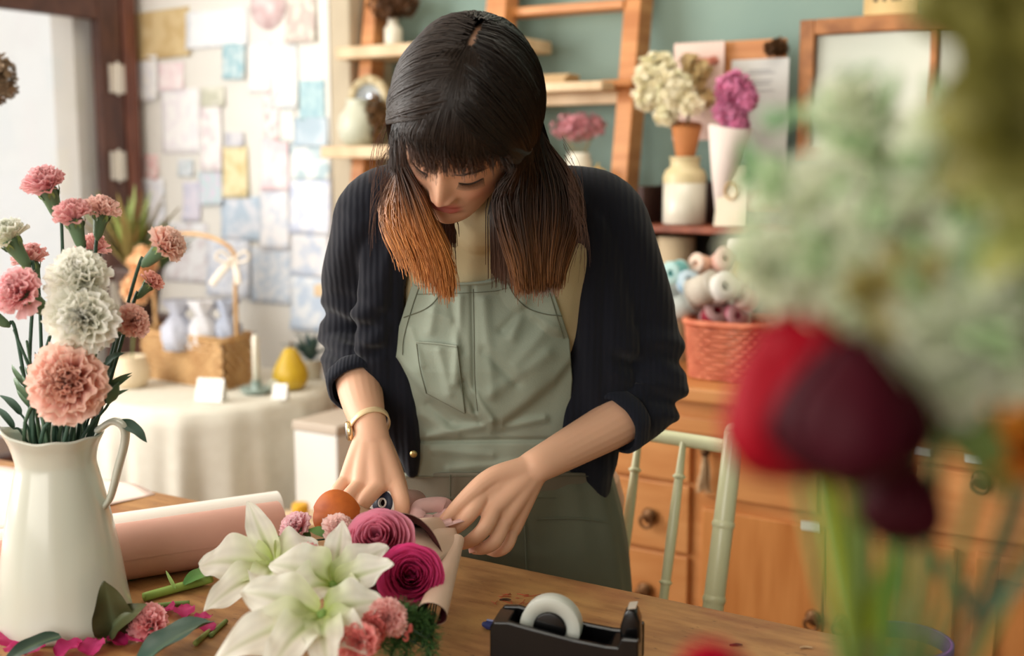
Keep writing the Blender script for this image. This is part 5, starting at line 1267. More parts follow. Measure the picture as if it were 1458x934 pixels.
def carnation(label, c, R, ax, cin, cout, seed, foot=None, group=None, n=46, calyx=True, name='carnation', via=None, elmin=-14):
    """c bloom centre, foot = end of the stem"""
    a = Vector(ax).normalized(); t = thing(name, label, 'flower', foot if foot else Vector(c)-a*R, 0, group)
    mb = MB(); ruffle(mb, c, a, R, int(n*.72), cin, cout, seed, elmin=elmin, spread=.6, rr=.10); ruffle(mb, Vector(c)+a*R*.30, a, R*.56, 16, lerpc(cin, cout, .55), cout, seed+1, elmin=10, rr=.12, spread=.7); mb.build('bloom', M_pet, t)
    b0 = Vector(c)-a*R*.55
    if calyx:
        mb = MB(); mb.tube([b0-a*R*1.05, b0-a*R*.85, b0-a*R*.3, b0+a*R*.12], [R*.13, R*.24, R*.33, R*.42], n=16, sub=3, col=GS)
        A, B_, E_ = frame(a)
        for k in range(5):
            z_ = k*2*PI/5; o = B_*math.cos(z_)+E_*math.sin(z_); petal(mb, b0-a*R*.1+o*R*.34, b0+a*R*.42+o*R*.52, R*.3, o, .0, .05, GS, GL, n=6, m=5)
        mb.build('calyx', M_stemm, t)
    if foot:
        f_ = Vector(foot); s0 = b0-a*R*1.0; mid = via if via else s0.lerp(f_, .45)-a*R*.6
        mb = MB(); mb.tube([s0, s0-a*R*.5, mid, f_], [R*.11, .0021, .0024, .0026], n=8, sub=6, col=GD); mb.build('stem', M_stemm, t)
        q = s0.lerp(mid, .75); rgq = random.Random(seed)
        mb = MB()
        for s in (-1, 1):
            o = Vector((s*rgq.uniform(.02, .035), rgq.uniform(-.012, .012), rgq.uniform(.02, .04))); petal(mb, q, q+o, .007, (0, -1, .3), .06, .25, GD, GS, n=8, m=5)
        mb.build('leaf_pair', M_stemm, t)
    return t
# ================================================================== pitcher with carnations
pc = T(94, 922, TZ); YP = pc.y+.075; pc = Vector(((92-729)/FPX*YP/(cp+math.sin(PITCH)*0)*1.035, YP, TZ))
sc = lambda px: px*YP/FPX
zr_ = P(85, 620, YP).z-TZ
pt = thing('pitcher', 'tall white glazed pitcher with handle at the left, full of carnations', 'pitcher', pc)
M_enam = mat('white_enamel', rgb(212, 215, 203), .22, coat=.5, col2=rgb(204, 208, 196), nscale=3, spec=.5)
H = zr_
prof = [(.001, 0), (sc(92), 0), (sc(97), .004), (sc(97), .014), (sc(92), H*.16), (sc(84), H*.36), (sc(73), H*.58), (sc(62), H*.76), (sc(57), H*.84), (sc(56.5), H*.88), (sc(60), H*.94), (sc(66), H*.985), (sc(68), H), (sc(69), H+.002), (sc(66), H+.003), (sc(63.5), H*.985), (sc(57), H*.93), (sc(53), H*.87), (sc(56), H*.8), (sc(68), H*.58), (sc(82), H*.3), (sc(84), .012), (.001, .010)]
P3 = catmull([np.array((r, z, 0.)) for r, z in prof[2:13]], 4); prof2 = prof[:2]+[(p[0], p[1]) for p in P3]+prof[13:]
mb = MB(); mb.lathe(prof2, 72, pc, cap=False)
sp_dir = math.radians(205)
nv = []
for v in mb.v:
    z = v[2]-TZ; k = max(0, (z-H*.86)/(H*.14)); x, y = v[0]-pc.x, v[1]-pc.y; a = math.atan2(y, x); d = math.cos(a-sp_dir)
    s = 1+.12*k*max(0, d)**6; nv.append((pc.x+x*s, pc.y+y*s, v[2]+.012*k*max(0, d)**6+.0008*math.sin(9*a)*k))
mb.v = nv; mb.build('body', M_enam, pt)
def pcp(px, py, dy=0.0): return P(px, py, YP+dy)
mb = MB(); hp = [pcp(140, 612), pcp(160, 600), pcp(176, 607), pcp(178, 628), pcp(168, 668), pcp(158, 706), pcp(148, 722)]
mb.tube(hp, [(.009, .004), (.0095, .004), (.0095, .0045), (.0095, .0045), (.009, .0045), (.009, .004), (.010, .004)], n=16, sub=8, up=(0, -1, .001) if False else None); mb.build('handle', M_enam, pt)
mouth = pc+Vector((0, 0, H))
PKp, PKl = C(248, 200, 204), C(253, 228, 222); WHc, WHi = C(255, 254, 246), C(248, 248, 228)
carn = [  # px,py,dy,R px,axis,(cin,cout),n,label
 (65, 262, .03, 33, (-.15, -.35, .9), PKp, C(240, 190, 192), 'topmost pink carnation in the pitcher, rising in front of the window'),
 (104, 306, .00, 30, (-.1, -.25, .95), PKp, C(242, 194, 194), 'pink carnation right below the topmost one in the pitcher'),
 (146, 298, .03, 27, (.25, -.1, .95), PKl, C(250, 216, 208), 'pale pink side-turned carnation at the top middle of the pitcher bunch'),
 (237, 348, .00, 30, (.75, -.2, .62), C(248, 194, 184), C(255, 226, 214), 'pale pink half open carnation leaning far out to the right of the pitcher'),
 (28, 416, -.03, 39, (-.25, -.75, .5), C(244, 176, 182), C(252, 208, 210), 'big rose pink carnation at the left edge above the pitcher'),
 (96, 545, -.065, 56, (.0, -.96, .22), C(236, 140, 130), C(255, 222, 208), 'large salmon pink carnation facing forward just over the pitcher rim'),
 (187, 457, -.01, 27, (.55, -.6, .4), C(244, 172, 162), C(254, 216, 204), 'small salmon carnation at the right of the white blooms'),
 (216, 401, .04, 19, (.6, .2, .7), C(236, 160, 150), C(248, 196, 184), 'little pink carnation hidden below the leaning pale one'),
 (132, 352, .06, 26, (.1, .1, 1), C(236, 168, 168), C(246, 200, 196), 'pink carnation hiding behind the upper white bloom'),
 (42, 368, .05, 28, (-.2, 0, 1), C(236, 168, 168), C(246, 198, 196), 'pink carnation behind the big one at the left edge'),
 (114, 398, -.025, 50, (-.05, -.62, .75), WHi, WHc, 'upper of the two big white carnations in the pitcher'),
 (120, 455, -.045, 53, (.1, -.9, .3), WHi, WHc, 'lower of the two big white carnations in the pitcher'),
 (10, 336, .01, 32, (-.4, -.3, .85), WHi, C(240, 242, 232), 'white carnation cut off by the left picture edge'),
 (-25, 440, .02, 26, (-.7, -.3, .6), PKp, PKl, 'pink carnation mostly outside the left picture edge'),
]
rgf = random.Random(5)
for i, (px, py, dy, R, ax, ci, co_, lab) in enumerate(carn):
    c = pcp(px, py, dy); Rm_ = R*YP/FPX*1.02; a_ = i*2.4
    ent = mouth+Vector((min(.04, max(-.04, (c.x-pc.x)*.42+.008*math.cos(a_))), min(.035, max(-.035, dy*.7+.012*math.sin(a_))), .004))
    foot = pc+Vector((-(ent.x-pc.x)*.9, -(ent.y-pc.y)*.9, .02))
    carnation(lab, c, Rm_, ax, ci, co_, 100+i, foot=foot, group='carnations in the white pitcher', n=64 if R > 45 else 46, via=ent)
# bud stem and loose greenery
b0 = mouth+Vector((.03, -.01, -.05)); b1 = pcp(163, 560)
t = thing('carnation_bud', 'closed green carnation bud just above the pitcher rim', 'bud', b0)
mb = MB(); mb.tube([b0, mouth+Vector((.036, -.01, .0)), pcp(150, 582), pcp(156, 570)], .0017, n=6, sub=4, col=GD); mb.build('stem', M_stemm, t)
mb = MB(); mb.tube([pcp(155, 572), pcp(158, 565), pcp(163, 557), pcp(169, 546)], [.003, .0065, .006, .001], n=12, sub=4, col=GS); mb.build('bud', M_stemm, t)
fol = [((168, 600), (212, 628), .016, 'long blue green leaf curling over the right side of the pitcher rim'), ((30, 590), (0, 560), .010, 'narrow leaf at the left of the pitcher mouth'), ((60, 560), (50, 500), .008, 'upright narrow leaf between the left stems'), ((150, 520), (176, 500), .010, 'narrow leaf behind the small salmon carnation'), ((20, 610), (-10, 575), .009, 'lowest narrow leaf at the left edge over the rim'), ((145, 560), (160, 520), .009, 'narrow leaf standing beside the green bud')]
for i, (p0, p1, w_, lab) in enumerate(fol):
    q0 = mouth+Vector((sc(p0[0]-85)*.6, 0, -.01)); q1 = pcp(*p0); q2 = pcp(*p1); t = MB()
    t.tube([q0, q0.lerp(q1, .6)+Vector((0, 0, .006)), q1], .0014, n=6, sub=4, col=GD); petal(t, q1, q2, w_, (.2, -.6, .8), .10, .12, GD, C(86, 112, 100), n=14, m=7, cup=.35)
    tag(t.build('leaf_sprig', M_stemm), lab, 'leaf', 'loose leaves in the pitcher')
for i in range(16):
    a_ = i*2.4; r0 = .006+.034*((i*37) % 16)/16; ent = mouth+Vector((r0*math.cos(a_), r0*math.sin(a_)*.9-.006, .0)); up_ = pcp(20+i*9, 470+(i*53) % 90, -.01+.02*math.sin(i)); t = MB()
    t.tube([pc+Vector((-.4*(ent.x-pc.x), -.4*(ent.y-pc.y), .02)), ent, ent.lerp(up_, .6)+Vector((.004*math.sin(i*3), 0, 0)), up_], [.0023, .0023, .002, .0015], n=7, sub=6, col=lerpc(GD, GS, (i % 5)/5))
    for s in (-1, 1):
        q = ent.lerp(up_, .3+.04*(i % 7)); petal(t, q, q+Vector((s*(.02+.004*(i % 4)), -.004, .028)), .006, (0, -1, .4), .05, .3, GD, GS, n=8, m=5)
    tag(t.build('green_stem', M_stemm), 'thin dark green stem among the carnations at the mouth of the pitcher', 'stem', 'bare green stems in the pitcher')
# ================================================================== paper rolls
def roll(label, a, b, r, m, inner, core=.55):
    t = thing('paper_roll', label, 'paper roll', a.lerp(b, .5)-Vector((0, 0, r)))
    d = (b-a).normalized(); R_ = d.to_track_quat('Z', 'Y').to_matrix(); L_ = (b-a).length
    mb = MB(); n = 72; vs = []
    turns = 2.3; S = []
    for k in range(int(n*turns)+1):
        th = 2*PI*k/n; S.append((th, r-.0011*(k/n)))
    for th, rr in S:
        for z in (0, L_): vs.append(a+R_ @ Vector((rr*math.cos(th), rr*math.sin(th), z)))
    fs = [(2*k, 2*k+2, 2*k+3, 2*k+1) for k in range(len(S)-1)]
    mb.add(vs, fs); mb.build('sheet', m, t)
    mb = MB(); rc = r*core; mb.lathe([(rc, .004), (rc, L_-.004), (rc-.0025, L_-.004), (rc-.0025, .004), (rc, .004)], 40, a, R_, cap=False); mb.build('core_tube', inner, t)
M_pinkpap = mat('dusty_pink_paper', rgb(206, 158, 142), .6, col2=rgb(198, 150, 134), nscale=10); M_whpap = mat('white_roll_paper', rgb(238, 234, 226), .55); M_kraft = mat('kraft_core', rgb(176, 144, 108), .8)
rp = .0375; e1 = T(398, 752, TZ+rp); d_ = T(120, 795, TZ+rp)-e1; d_.z = 0; d_.normalize()
roll('dusty pink roll of wrapping paper lying behind the pitcher', e1+Vector((0, 0, .0005)), e1+d_*.72+Vector((0, 0, .0005)), rp, M_pinkpap, M_kraft)
rw = .030; e2 = T(360, 716, TZ+rw); e2 = e1+Vector((-.022, .105, rw-rp)); d2 = d_ 
roll('white roll of wrapping paper behind the dusty pink roll', e2+Vector((0, 0, .0005)), e2+d2*.75+Vector((0, 0, .0005)), rw, M_whpap, M_kraft)
# pale sheet lying on the table behind the rolls
ps = thing('paper_sheet', 'pale pink sheet of tissue lying on the table behind the rolls', 'paper', T(120, 700, TZ))
mb = MB(); q = [T(-120, 790, TZ), T(222, 704, TZ), T(190, 690, TZ), T(-60, 658, TZ)]
def shf(a, b): p = q[0].lerp(q[1], a).lerp(q[3].lerp(q[2], a), b); return p+Vector((0, 0, .0022+.0012*math.sin(a*11+b*5)))
mb.grid(shf, 20, 10, thick=.0006); mb.build('sheet', mat('tissue_pink', rgb(238, 214, 204), .7), ps)
# ================================================================== bouquet
WH, WG = C(246, 246, 236), C(190, 206, 110)
def lily(label, throat, petals, seed, group, foot=None, stam=True):
    c = Vector(throat); t = thing('lily', label, 'flower', c, 0, group)
    cen = Vector((0, 0, 0))
    for p in petals: cen += P(*p[:3])
    cen /= len(petals); axd = Vector((0, -.75, .66))
    for k, (px, py, Y, w_, bulge, curl) in enumerate(petals):
        tip = P(px, py, Y); mb = MB(); petal(mb, c+(tip-c).normalized()*.004, tip, w_, axd, bulge, curl, C(190, 208, 112) if k % 2 else C(206, 218, 140), WH, rib=C(164, 190, 80), cup=.26, ruf=.13, n=26, m=25, seed=seed+k, pw=.8)
        mb.build('petal', M_pet, t)
    if stam:
        for k in range(6):
            a = k*PI/3; o = Vector((math.cos(a)*.018, -.028+.006*math.sin(a), .024+.014*math.sin(a))); mb = MB(); mb.tube([c, c+o*.6+Vector((0, 0, .004)), c+o], [.0011, .0009, .0007], n=6, sub=3, col=C(190, 206, 130)); mb.tube([c+o-Vector((.005, 0, 0)), c+o+Vector((.005, 0, .001))], .0014, n=6, col=C(168, 160, 92)); mb.build('stamen', M_stemm, t)
        mb = MB(); mb.tube([c, c+Vector((.004, -.03, .032)), c+Vector((.006, -.038, .04))], [.0018, .0015, .0028], n=8, sub=3, col=C(170, 190, 110)); mb.build('pistil', M_stemm, t)
    if foot: mb = MB(); mb.tube([c, c.lerp(foot, .5)+Vector((0, 0, -.004)), foot], [.006, .004, .0035], n=10, sub=4, col=C(128, 160, 84)); mb.build('stem', M_stemm, t)
    return t
TIE = P(628, 750, 1.50)
gl = 'white lilies of the bouquet'
lily('white lily at the left of the bouquet with one tall petal curling up', P(392, 806, 1.300), [(354, 716, 1.34, .032, .10, -.22), (276, 800, 1.30, .058, .12, .16), (288, 866, 1.24, .042, .08, .10), (455, 772, 1.33, .055, .16, .10), (425, 868, 1.235, .050, .12, .05), (372, 850, 1.22, .045, .10, .1)], 1, gl, TIE, stam=False)
lily('white and green lily in the middle of the bouquet beside the pink roses', P(474, 834, 1.250), [(490, 742, 1.29, .034, .06, -.16), (552, 776, 1.26, .046, .06, .05), (575, 806, 1.215, .040, .08, -.16), (384, 800, 1.24, .062, .18, .08), (520, 880, 1.17, .040, .10, .1), (400, 858, 1.17, .050, .14, .08)], 2, gl, TIE, stam=False)
lily('white lily lowest in front of the bouquet', P(458, 876, 1.150), [(338, 838, 1.15, .052, .14, .10), (548, 852, 1.165, .050, .12, .12), (300, 938, 1.08, .050, .12, .10), (468, 962, 1.06, .042, .12, .1), (372, 965, 1.05, .046, .12, .1), (520, 925, 1.10, .044, .10, .10)], 3, gl, TIE, stam=False)
def rose(label, c, R, ax, cin, cout, seed, name='ranunculus', group=None, layers=9, per=6, foot=None, **kw):
    a = Vector(ax).normalized(); t = thing(name, label, 'flower', Vector(c)-a*R*.6, 0, group)
    mb = MB(); cups(mb, c, a, R, layers, per, cin, cout, seed, **kw); ruffle(mb, Vector(c)+a*R*.12, a, R*.2, 9, cin, lerpc(cin, cout, .5), seed, depth=2.2, elmin=30, rr=.03); mb.build('bloom', M_pet, t)
    if foot: mb = MB(); mb.tube([Vector(c)-a*R*.62, Vector(c)-a*R*1.1, foot], [R*.3, .0035, .003], n=10, sub=5, col=GS); mb.build('stem', M_stemm, t)
    return t
gr = 'pink roses of the bouquet'
rose('pale pink many petalled rose at the top of the bouquet', P(538, 768, 1.30), .0345, (-.08, -.72, .66), C(196, 64, 112), C(240, 164, 186), 21, 'rose', gr, foot=TIE, layers=9)
rose('deep magenta rose at the right of the bouquet by the paper fold', P(584, 820, 1.25), .0315, (.12, -.82, .45), C(150, 20, 76), C(236, 84, 150), 22, 'rose', gr, foot=TIE, layers=9)
gc = 'small carnations of the bouquet'
for i, (px, py, Y, R, ax, ci, co_, lab) in enumerate([
 (422, 753, 1.37, .023, (-.3, -.5, .8), C(248, 160, 176), C(255, 222, 228), 'light pink carnation at the upper left of the bouquet, beside the orange leaf'),
 (481, 752, 1.34, .020, (0, -.6, .8), C(240, 176, 176), C(250, 222, 216), 'very pale pink carnation between the tall lily petal and the pale rose'),
 (436, 790, 1.30, .017, (0, -.6, .8), C(226, 120, 130), C(244, 170, 176), 'small pink carnation peeking out over the left lily'),
 (550, 880, 1.155, .0225, (.2, -.85, .4), C(244, 140, 148), C(255, 208, 204), 'salmon pink carnation under the magenta rose'),
 (510, 914, 1.12, .023, (0, -.85, .4), C(226, 112, 118), C(248, 172, 168), 'coral carnation lowest in the bouquet'),
 (528, 896, 1.14, .017, (0, -.8, .5), C(206, 88, 100), C(232, 140, 136), 'small coral carnation between the two salmon ones')]):
    carnation(lab, P(px, py, Y), R, ax, ci, co_, 200+i, foot=TIE, group=gc, n=40, calyx=True)
for i, (px, py, r) in enumerate(((566, 902, .0042), (575, 890, .003), (584, 896, .003), (578, 908, .0036), (536, 916, .0065))):
    c = P(px, py, 1.16+.004*i); t = MB(); t.tube([c+Vector((0, 0, -.0005)), c+Vector((.0005, -.001, r*1.4))], [r, r*.7], n=12, col=C(222, 120, 118)); t.tube([c+Vector((.001, .002, -.001)), c+Vector((.02, .05, -.02)), TIE], .0009, n=5, sub=3, col=GD)
    tag(t.build('pink_bud', M_stemm), ['tiny pink bud left of the fern tip', 'highest tiny pink bud beside the magenta rose', 'rightmost tiny pink bud against the fern', 'tiny pink bud low against the fern', 'round coral bud beside the lowest carnation'][i], 'bud', 'tiny buds in the bouquet')
# fern
t = thing('plumosa_fern', 'feathery dark green fern at the lower right of the bouquet', 'fern', P(590, 880, 1.2))
rgn = random.Random(9)
for f_ in range(9):
    r0 = P(582+3*f_, 868+2*f_, 1.23); tip = P(545+9.5*f_+rgn.uniform(-8, 8), 925+rgn.uniform(-18, 18), 1.17+.006*f_); mb = MB()
    if tip.z < TZ+.006: tip.z = TZ+.006
    ctrl = r0.lerp(tip, .5)+Vector((0, -.01, .018)); pts = [r0, ctrl, tip]; mb.tube(pts, .0008, n=5, sub=8, col=C(60, 90, 50)); Pp = catmull([np.array(p) for p in pts], 22)
    for q in Pp[2:]:
        for s in range(7):
            d = Vector((rgn.uniform(-1, 1), rgn.uniform(-1, .4), rgn.uniform(-.5, 1))).normalized()*rgn.uniform(.008, .017); e_ = Vector(q)+d
            if e_.z < TZ+.002: e_.z = TZ+.002
            mb.tube([Vector(q), e_], [.0004, .0003], n=3, cap='flat', col=lerpc(C(52, 92, 52), C(104, 150, 84), rgn.random()))
    mb.build('frond', M_stemm, t)
# green leaves in the bouquet
for i, (p0, p1, w_, lab) in enumerate([((440, 770, 1.36), (415, 748, 1.38), .016, 'small leaf by the upper left carnation'), ((470, 765, 1.35), (436, 752, 1.36), .014, 'bright green leaf tip below the orange leaf'), ((420, 790, 1.36), (350, 764, 1.42), .022, 'dark leaf lying behind the left lily towards the paper roll'), ((360, 800, 1.34), (300, 812, 1.40), .018, 'green leaf under the left lily')]):
    mb = MB(); petal(mb, P(*p0), P(*p1), w_, (0, -.5, .85), .08, .1, C(60, 96, 50), C(92, 128, 66), n=12, m=7); a0 = P(*p0); mb.tube([a0, TIE], .0012, n=5, col=GD); tag(mb.build('bouquet_leaf', M_stemm), lab, 'leaf', 'leaves in the bouquet')
# orange disc leaf
oc = P(478, 733, 1.405); mb = MB(); oa, ob_, oe = frame((-.1, -.93, .30))
pts = []
for k in range(41):
    a = 2*PI*k/40; rr = .0275*(1+.04*math.sin(3*a+.5))*(1.0 if math.sin(a) > -.3 else 1.08); pts.append((a, rr))
vs = [oc]+[oc+ob_*(-rr*1.06*math.cos(a))+oe*(rr*math.sin(a))-oa*.002*(abs(math.cos(a))**2) for a, rr in pts[:-1]]; fs = [(0, 1+k, 1+(k+1) % 40) for k in range(40)]
vs2 = [v-oa*.0012 for v in vs]; n0 = len(vs); fs += [(n0, n0+1+(k+1) % 40, n0+1+k) for k in range(40)]+[(1+(k+1) % 40, 1+k, n0+1+k, n0+1+(k+1) % 40) for k in range(40)]
t = thing('eucalyptus_leaf', 'round orange brown dried leaf standing up at the back of the bouquet', 'leaf', oc)
mb.add(vs+vs2, fs); mb.build('leaf_blade', mat('burnt_orange_leaf', rgb(200, 104, 34), .6, trans=.1, col2=rgb(168, 78, 24), nscale=40, bump=.15, bscale=120), t)
mb = MB(); mb.tube([oc+oe*.026*(1 if oe.z < 0 else -1), oc+Vector((.008, 0, -.045)), oc+Vector((.03, .01, -.06)), TIE+Vector((0, 0, -.01))], .0013, n=6, sub=4, col=C(150, 90, 50)); mb.build('stalk', M_stemm, t)
# wrapping paper cone
wp = thing('bouquet_wrap', 'cream pink wrapping paper folded round the bouquet, dark maroon inside', 'paper', TIE)
M_wrap = mat('cream_wrap', rgb(226, 198, 180), .55, col2=rgb(220, 190, 170), nscale=9); M_wrapin = mat('maroon_wrap_inside', rgb(78, 26, 34), .45)
CB = P(526, 836, 1.27); axw = (CB-TIE); Lw = axw.length; aw, bw_, ew = frame(axw)
def cone(off, r_in):
    def fn(a, b):
        th = 2*PI*a; o = bw_*math.cos(th)+ew*math.sin(th)
        r = .012+(.047-.012)*b**.85; r *= 1+.05*math.sin(3*th+.6)*b; flare = max(0, (b-.86)/.14); r += .010*flare**1.5
        p = TIE+aw*(Lw*(b-.0)*.62-.004*flare**2)+o*(r-off)
        if p.z < TZ+.0025+off: p.z = TZ+.0025+off
        return p
    return fn
mb = MB(); mb.grid(cone(0, 0), 81, 24); mb.build('outer_sheet', M_wrap, wp)
mb = MB(); mb.grid(cone(.0012, 0), 81, 24); mb.build('inner_sheet', M_wrapin, wp)
# rolled right edge flap
ra, rb = P(652, 768, 1.425), P(616, 872, 1.205)
mb = MB(); d = (rb-ra); dn = d.normalized(); sx = dn.cross(Vector((0, -1, .2))).normalized(); nz = sx.cross(dn)
if nz.y > 0: nz = -nz; 
sxr = sx if sx.x > 0 else -sx
def flap(a, b):
    r = .009+.009*b; th = math.radians(-150+300*a); wq = math.cos(th*.5)
    p = ra+d*b*(1+.03*math.sin(3*a))+sxr*(r*math.sin(th)*.9)+nz*(r*math.cos(th)*.75)
    if p.z < TZ+.002: p.z = TZ+.002
    return p
mb.grid(flap, 41, 20); mb.build('rolled_fold', M_wrap, wp)
mb = MB()
def flapin(a, b):
    r = .009+.009*b-.0011; th = math.radians(-150+300*a)
    p = ra+d*b*(1+.03*math.sin(3*a))+sxr*(r*math.sin(th)*.9)+nz*(r*math.cos(th)*.75)
    if p.z < TZ+.003: p.z = TZ+.003
    return p
mb.grid(flapin, 41, 20); mb.build('fold_inside', M_wrapin, wp)
mb = MB(); q = [P(560, 746, 1.40), P(648, 752, 1.462), P(656, 776, 1.40), P(606, 812, 1.285)]
def tf(a, b): p = q[0].lerp(q[1], a).lerp(q[3].lerp(q[2], a), b); return p+Vector((0, -.004*math.sin(a*PI), .010*math.sin(a*PI)*math.sin(b*PI)))
mb.grid(tf, 20, 14, thick=.0006); mb.build('top_flap', M_wrap, wp)
mb = MB(); q2_ = [P(506, 712, 1.47), P(560, 738, 1.50), P(575, 758, 1.42), P(500, 748, 1.40)]
def tf2(a, b): p = q2_[0].lerp(q2_[1], a).lerp(q2_[3].lerp(q2_[2], a), b); return p+Vector((0, -.006*math.sin(a*PI), .006*math.sin(b*PI)))
mb.grid(tf2, 16, 12, thick=.0006); mb.build('back_flap', mat('tan_wrap', rgb(196, 160, 132), .6), wp)
# ribbon bow and spool
M_rib = mat('pale_pink_ribbon', rgb(226, 186, 184), .35, col2=rgb(218, 176, 176), nscale=20)
bwt = thing('ribbon_bow', 'pale pink ribbon being tied round the bouquet between the two hands', 'ribbon', TIE)
def ribbon(pts, w_, nm, updir=(0, -.5, 1)):
    Q = catmull([np.array(p) for p in pts], 10); mb = MB(); vs = []
    for i, p in enumerate(Q):
        tn = Vector(Q[min(i+1, len(Q)-1)]-Q[max(i-1, 0)]).normalized(); s = tn.cross(Vector(updir)).normalized(); s = Vector((.25, -.35, .9)).normalized() if updir == 'x' else s
        vs += [Vector(p)-s*w_/2, Vector(p)+s*w_/2]
    fs = [(2*i, 2*i+1, 2*i+3, 2*i+2) for i in range(len(Q)-1)]; mb.add(vs, fs); return mb.build(nm, M_rib, bwt, solid=.0006)
ribbon([P(616, 744, 1.475), P(598, 740, 1.47), P(596, 724, 1.478), P(612, 719, 1.49), P(634, 720, 1.50), P(632, 736, 1.49), P(618, 744, 1.476)], .020, 'loop', (.1, -.9, .45))
ribbon([P(576, 744, 1.48), P(598, 746, 1.468), P(622, 746, 1.465), P(644, 741, 1.468)], .010, 'band')
ribbon([P(600, 742, 1.472), P(625, 749, 1.462), P(652, 742, 1.466), P(664, 739, 1.47)], .006, 'tail')
spt = thing('ribbon_spool', 'white and navy spool of pale pink ribbon held in the hand at the left', 'ribbon', P(546, 718, 1.50))
sa, sb_ = P(545, 716, 1.484), P(590, 720, 1.545); Rs = (sb_-sa).normalized().to_track_quat('Z', 'Y').to_matrix(); Ls = (sb_-sa).length
mb = MB(); mb.lathe([(.010, .004), (.021, .004), (.021, Ls), (.010, Ls)], 40, sa, Rs, cap=False); mb.build('ribbon', M_rib, spt)
mb = MB(); mb.lathe([(.015, 0), (.0235, 0), (.0235, .003), (.015, .003)], 40, sa, Rs, cap=False); mb.build('white_rim', M_papw, spt)
mb = MB(); mb.lathe([(.006, -.001), (.0155, -.001), (.0155, .003), (.006, .003)], 40, sa, Rs, cap=False); mb.build('navy_disc', mat('navy_card', rgb(40, 50, 72), .45), spt)
mb = MB(); mb.lathe([(.0045, -.0018), (.0065, -.0018), (.0065, .002), (.0045, .002)], 28, sa, Rs, cap=False); mb.build('centre_ring', M_papw, spt)
# ================================================================== cuttings on the table
ct = T(205, 850, TZ+.0065); c2_ = T(285, 828, TZ+.007)
t = thing('cut_lily_stem', 'thick bright green cut stem lying on the table left of the lilies', 'stem', ct)
mb = MB(); mb.tube([ct, ct.lerp(c2_, .6), c2_, T(300, 822, TZ+.012)], [.0055, .0058, .0062, .007], n=14, sub=3, cap='flat', col=C(150, 184, 92)); mb.build('stem', M_stemm, t)
mb = MB(); petal(mb, T(262, 832, TZ+.012), T(316, 806, TZ+.022), .02, (0, -.4, 1), .08, .1, C(70, 120, 56), C(96, 140, 70), n=12, m=7); petal(mb, T(250, 838, TZ+.010), T(236, 812, TZ+.03), .005, (0, -1, .2), .02, .0, C(140, 180, 90), C(170, 200, 120), n=8, m=5); mb.build('leaf', M_stemm, t)
for i, (a, b, r, cl_, lab) in enumerate([((185, 825), (250, 808), .0022, C(84, 118, 70), 'thin green stalk lying along the dusty pink roll'), ((200, 866), (270, 858), .0030, C(120, 150, 84), 'short green stalk under the thick cut stem'), ((278, 916), (300, 898), .0032, C(140, 150, 80), 'olive green cutting left of the lowest lily'), ((300, 905), (322, 884), .0028, C(120, 140, 80), 'stubby green cutting by the magenta petals')]):
    mb = MB(); p0, p1 = T(*a, TZ+r+.0003), T(*b, TZ+r+.0003); mb.tube([p0, p0.lerp(p1, .5)+Vector((0, .003, 0)), p1], r, n=8, sub=4, cap='flat', col=cl_); tag(mb.build('stalk_cutting', M_stemm), lab, 'cutting', 'stem cuttings on the table')
carnation('loose pink carnation head lying on the table beside the pitcher', T(212, 888, TZ+.020), .0245, (-.1, -.6, .8), C(244, 150, 160), C(254, 200, 202), 301, n=52, elmin=-25)
MG, MG2 = C(196, 40, 112), C(224, 90, 150)
loose = [(236, 870, .024, 'magenta petal behind the loose pink carnation'), (262, 872, .022, 'curled magenta petal right of the loose carnation'), (290, 884, .020, 'magenta petal nearest to the lilies'), (296, 896, .018, 'darker magenta petal below the one by the lilies'), (206, 916, .034, 'wide magenta petal lying in front of the loose carnation'), (165, 914, .022, 'magenta petal at the foot of the pitcher'),
         (12, 912, .03, 'magenta petal at the far left corner of the table'), (60, 905, .030, 'upright magenta petal against the pitcher front'), (44, 930, .026, 'magenta petal lowest on the left'), (100, 926, .028, 'flat magenta petal under the pitcher front'), (132, 924, .026, 'magenta petal to the right below the pitcher'), (20, 932, .024, 'magenta petal under the dark leaf at the left')]
for i, (px, py, s_, lab) in enumerate(loose):
    rg = random.Random(i+70); c = T(px, py, TZ+.004); a = rg.uniform(0, 6); d = Vector((math.cos(a), math.sin(a), 0))*s_*.6; t = MB()
    ri = .5 if 'upright' in lab else .12
    petal(t, c-d+Vector((0, 0, .0)), c+d+Vector((0, 0, s_*ri)), s_*1.15, (0, 0, 1), .10, -.15, MG, lerpc(MG, MG2, rg.random()), n=12, m=9, cup=.35, ruf=.08, seed=i)
    zmin = min(v[2] for v in t.v); t.v = [(v[0], v[1], v[2]-zmin+TZ+.0012+.0008*(i % 4)) for v in t.v]
    tag(t.build('loose_petal', M_pet), lab, 'petal', 'loose magenta petals on the table')
def big_leaf(label, pts, w_, c0, c1, nm=(0, -.6, .8), bul=.1, curl=.1):
    t = MB()
    a, b = pts; petal(t, a, b, w_, nm, bul, curl, c0, c1, rib=C(120, 140, 110), n=20, m=11, cup=.35, ruf=.05)
    return tag(t.build('dark_leaf', M_leafd), label, 'leaf', 'big dark leaves on the table')
M_leafd = mat('waxy_dark_leaf', (1, 1, 1, 1), .38, attr='col', spec=.45)
big_leaf('long dark green leaf lying in front of the loose carnation', (T(300, 884, TZ+.022), T(180, 960, TZ+.010)), .045, C(66, 96, 84), C(52, 84, 74), (-.3, -.4, .9), .05, .02)
big_leaf('folded olive leaf leaning on the right foot of the pitcher', (T(165, 905, TZ+.004), P(150, 832, YP-.085)), .046, C(92, 96, 62), C(70, 74, 46), (.35, -.9, .2), .05, .1)
